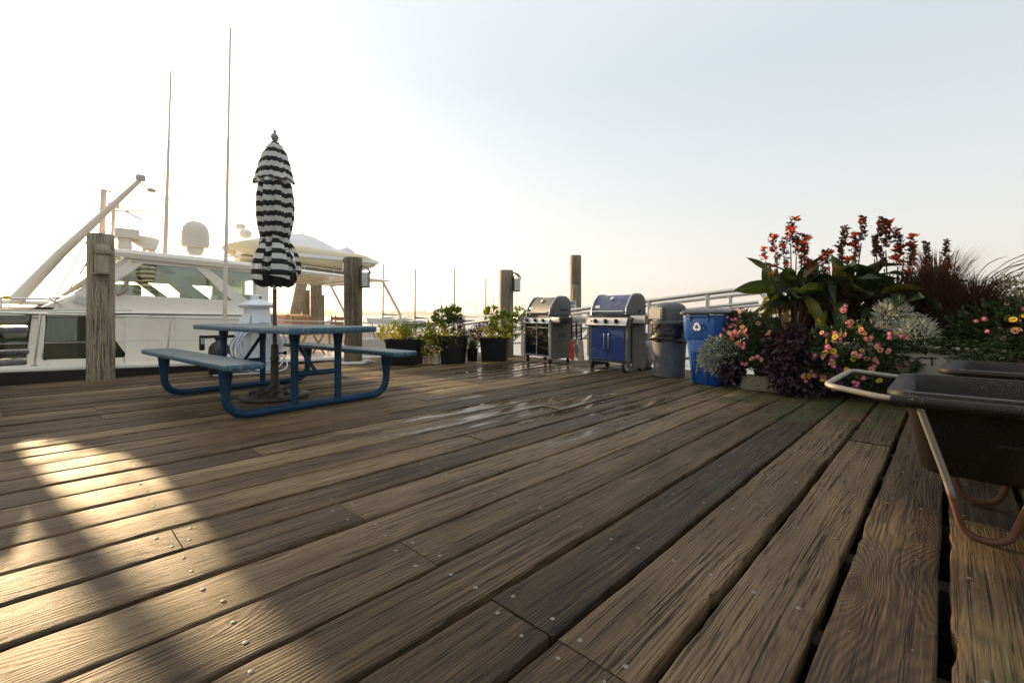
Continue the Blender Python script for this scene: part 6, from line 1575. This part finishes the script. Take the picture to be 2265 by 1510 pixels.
# ------------------------------------------------------------------ moored sailboats
MAT['mast'] = mat('aluminium mast', (.13, .12, .11), .6, .1)
MAT['woodmast'] = mat('wooden mast', (.25, .13, .06), .5)
MAT['greenhull'] = mat('dark green hull', (.012, .03, .026), .35)
MAT['bluehull'] = mat('pale blue hull', (.22, .28, .30), .4)
MAT['sailcover'] = mat('navy sail cover', (.02, .022, .03), .8)
MAT['boatwhite'] = mat('white hull paint', (.75, .73, .70), .4)
LD = V(-.692, .722, 0)                                # picture-left direction
def sailboat(label, pos, L, H, hullm, turn=0, boom=True, mast='mast', detail=True, group='moored sailboats'):
    t = thing('sailboat', label, 'sailboat', (pos[0], pos[1], WATER_Z), math.atan2(LD.y, LD.x) + R(turn), group)
    b = MB(); rings = []
    for i in range(11):
        u = i / 10; x = -L * .5 + L * u; hb_ = L * .145 * (math.sin(math.pi * min(1, .22 + .78 * (1 - u) ** .0 * (1 - u * .98) + 0)) if False else max(.02, (1 - abs(u * 1.12 - .48) ** 2.2 * 2.4)))
        hb_ = max(.03, hb_); fb = L * (.085 + .045 * u * u); ov = L * .06 * u * u
        rings.append([V(x + ov, -hb_, fb), V(x + ov * .5, -hb_ * .92, fb * .4), V(x, -hb_ * .7, -.15), V(x, 0, -.35), V(x, hb_ * .7, -.15), V(x + ov * .5, hb_ * .92, fb * .4), V(x + ov, hb_, fb)])
    b.loft(rings); b.build('hull', hullm, t, smooth=50, world=False)
    if detail:
        b = MB(); f0 = L * .10
        b.loft([[V(x, -w, f0 * .95), V(x, -w * .8, f0 * .95 + h), V(x, w * .8, f0 * .95 + h), V(x, w, f0 * .95)] for x, w, h in ((-L * .18, L * .08, L * .045), (0, L * .09, L * .05), (L * .14, L * .075, L * .045), (L * .26, L * .04, .05))]); b.build('cabin', MAT['boatwhite'], t, smooth=30, world=False)
        b = MB(); b.box(-L * .12, L * .12, -L * .083, L * .083, f0 * .95 + L * .018, f0 * .95 + L * .034); b.build('cabin_windows', MAT['sailcover'], t, smooth=None, world=False)
    mx = L * .12
    b = MB(); b.tube([(mx, 0, L * .08), (mx - .01 * H, 0, H)], [max(.05, H * .013), max(.03, H * .009)], 6); b.build('mast', MAT[mast], t, smooth=60, world=False)
    if boom:
        b = MB(); zb = L * .20; b.tube([(mx, 0, zb + .35), (mx - L * .06, 0, zb + .12), (mx - L * .42, 0, zb - .02)], [.28, .22, .10], 6); b.build('boom', MAT['sailcover'], t, smooth=60, world=False)
    b = MB()
    b.tube([(mx - .01 * H, 0, H * .98), (L * .53, 0, L * .13)], .022, 4); b.tube([(mx - .01 * H, 0, H * .98), (-L * .48, 0, L * .09)], .016, 4)
    for s in (-1, 1): b.tube([(mx - .006 * H, 0, H * .95), (mx - .005 * H, s * .5, H * .55), (mx, s * L * .13, L * .1)], .012, 4)
    b.tube([(mx - .005 * H, -.55, H * .55), (mx - .005 * H, .55, H * .55)], .02, 4)
    b.build('rigging', MAT['mast'], t, world=False)
    return t
sailboat('large white sailboat with dark sail cover moored behind the yacht stern strut', (79.0, 132.0), 12.5, 19.2, MAT['boatwhite'])
sailboat('dark green hulled sailboat with dark sail cover behind the wide herb pot', (63.6, 92.0), 8.4, 13.5, MAT['greenhull'])
t = sailboat('pale blue hulled sailboat with a flag behind the tall black pot', (95.0, 115.5), 10.5, 18.0, MAT['bluehull'])
b = MB(); b.tube([(2.2, -.6, 1.2), (2.2, -.6, 6.9)], .035, 5); b.build('flagstaff', MAT['mast'], t, world=False)
b = MB(); b.loft([[V(2.2, -.6 + .0, 6.6 - z), V(1.8, -.55 + .15 * math.sin(z * 3), 6.2 - z * .9), V(1.45, -.5, 5.8 - z * .8)] for z in (0, .8, 1.6, 2.4)], caps=False, closed=False); b.build('flag', mat('faded flag cloth', (.35, .16, .15), .8, var=.5, scale=1.2), t, smooth=60, world=False)
sailboat('small white sailboat with brown wooden mast behind the wide square pot', (82.6, 87.6), 8.0, 12.3, MAT['boatwhite'], 12, False, 'woodmast')
sailboat('small white sailboat with short mast between the green and the blue hulled boats', (150, 195), 8.5, 12.0, MAT['boatwhite'])
rb_ = random.Random(101)
DC = Vector((math.cos(R(43.8)), math.sin(R(43.8)), 0)); RC = Vector((DC.y, -DC.x, 0))
far = [(.013, 300, 13), (-.115, 420, 16), (-.09, 480, 17), (-.077, 520, 15), (-.052, 400, 14), (-.038, 330, 16), (-.015, 520, 14), (.0, 420, 15), (-.505, 300, 13), (-.49, 340, 15), (-.455, 420, 15), (-.26, 430, 15), (-.225, 500, 14), (-.165, 380, 14), (.03, 480, 14), (-.13, 560, 15), (-.105, 640, 15), (-.06, 680, 15), (-.022, 720, 15)]
for k, (s_, D, H) in enumerate(far):
    p = (DC + RC * s_) * D
    sailboat('tiny distant moored sailboat with bare mast in the haze', (p.x, p.y), H * .62, H, MAT['boatwhite'], rb_.uniform(-25, 25), rb_.random() < .5, detail=False, group='distant moored sailboats')
def motorboat(label, pos, L, turn):
    t = thing('motorboat', label, 'motorboat', (pos[0], pos[1], WATER_Z), math.atan2(LD.y, LD.x) + R(turn), 'small motorboats on the harbour')
    b = MB(); rings = []
    for i in range(9):
        u = i / 8; x = -L * .5 + L * u; hb_ = L * .17 * max(.05, (1 - max(0, u - .45) ** 2 * 3.1)); fb = L * (.10 + .06 * u * u)
        rings.append([V(x, -hb_, fb), V(x, -hb_ * .85, -.1), V(x, hb_ * .85, -.1), V(x, hb_, fb)])
    b.loft(rings); b.build('hull', MAT['boatwhite'], t, smooth=40, world=False)
    b = MB(); b.loft([[V(x, -w, L * .11), V(x - .1, -w * .8, L * .11 + h), V(x - .1, w * .8, L * .11 + h), V(x, w, L * .11)] for x, w, h in ((-L * .1, L * .12, L * .11), (L * .08, L * .12, L * .11), (L * .22, L * .08, .1))]); b.build('cuddy', MAT['boatwhite'], t, smooth=30, world=False)
    b = MB(); b.prism([V(L * .09, -L * .11, L * .16), V(L * .09, L * .11, L * .16), V(L * .02, L * .10, L * .24), V(L * .02, -L * .10, L * .24)], (.06, 0, 0)); b.build('windscreen', MAT['sailcover'], t, smooth=None, world=False)
motorboat('small white motorboat moored in front of the wooden-masted sailboat', (58.5, 61.5), 6.5, -14)
motorboat('small white motorboat floating beyond the yacht cockpit rail', (50, 110), 6.0, 20)
motorboat('small white motorboat far out to the side of the large white sailboat', (120, 185), 7.0, 10)

# ------------------------------------------------------------------ thin sea haze
T = NT('sea haze')
pv = T.t.nodes.new('ShaderNodeVolumePrincipled')
T.set(pv, 'Color', (.95, .95, .95, 1)); T.set(pv, 'Density', .00045); T.set(pv, 'Anisotropy', .5)
T.t.links.new(pv.outputs[0], T.out.inputs['Volume'])
b = MB(); b.box(-9500, 9500, -9500, 9500, -3.2 - 4, 45)
tag(b.build('haze', T.m, None, smooth=None), 'thin pale morning haze over the harbour', 'haze', kind='stuff')
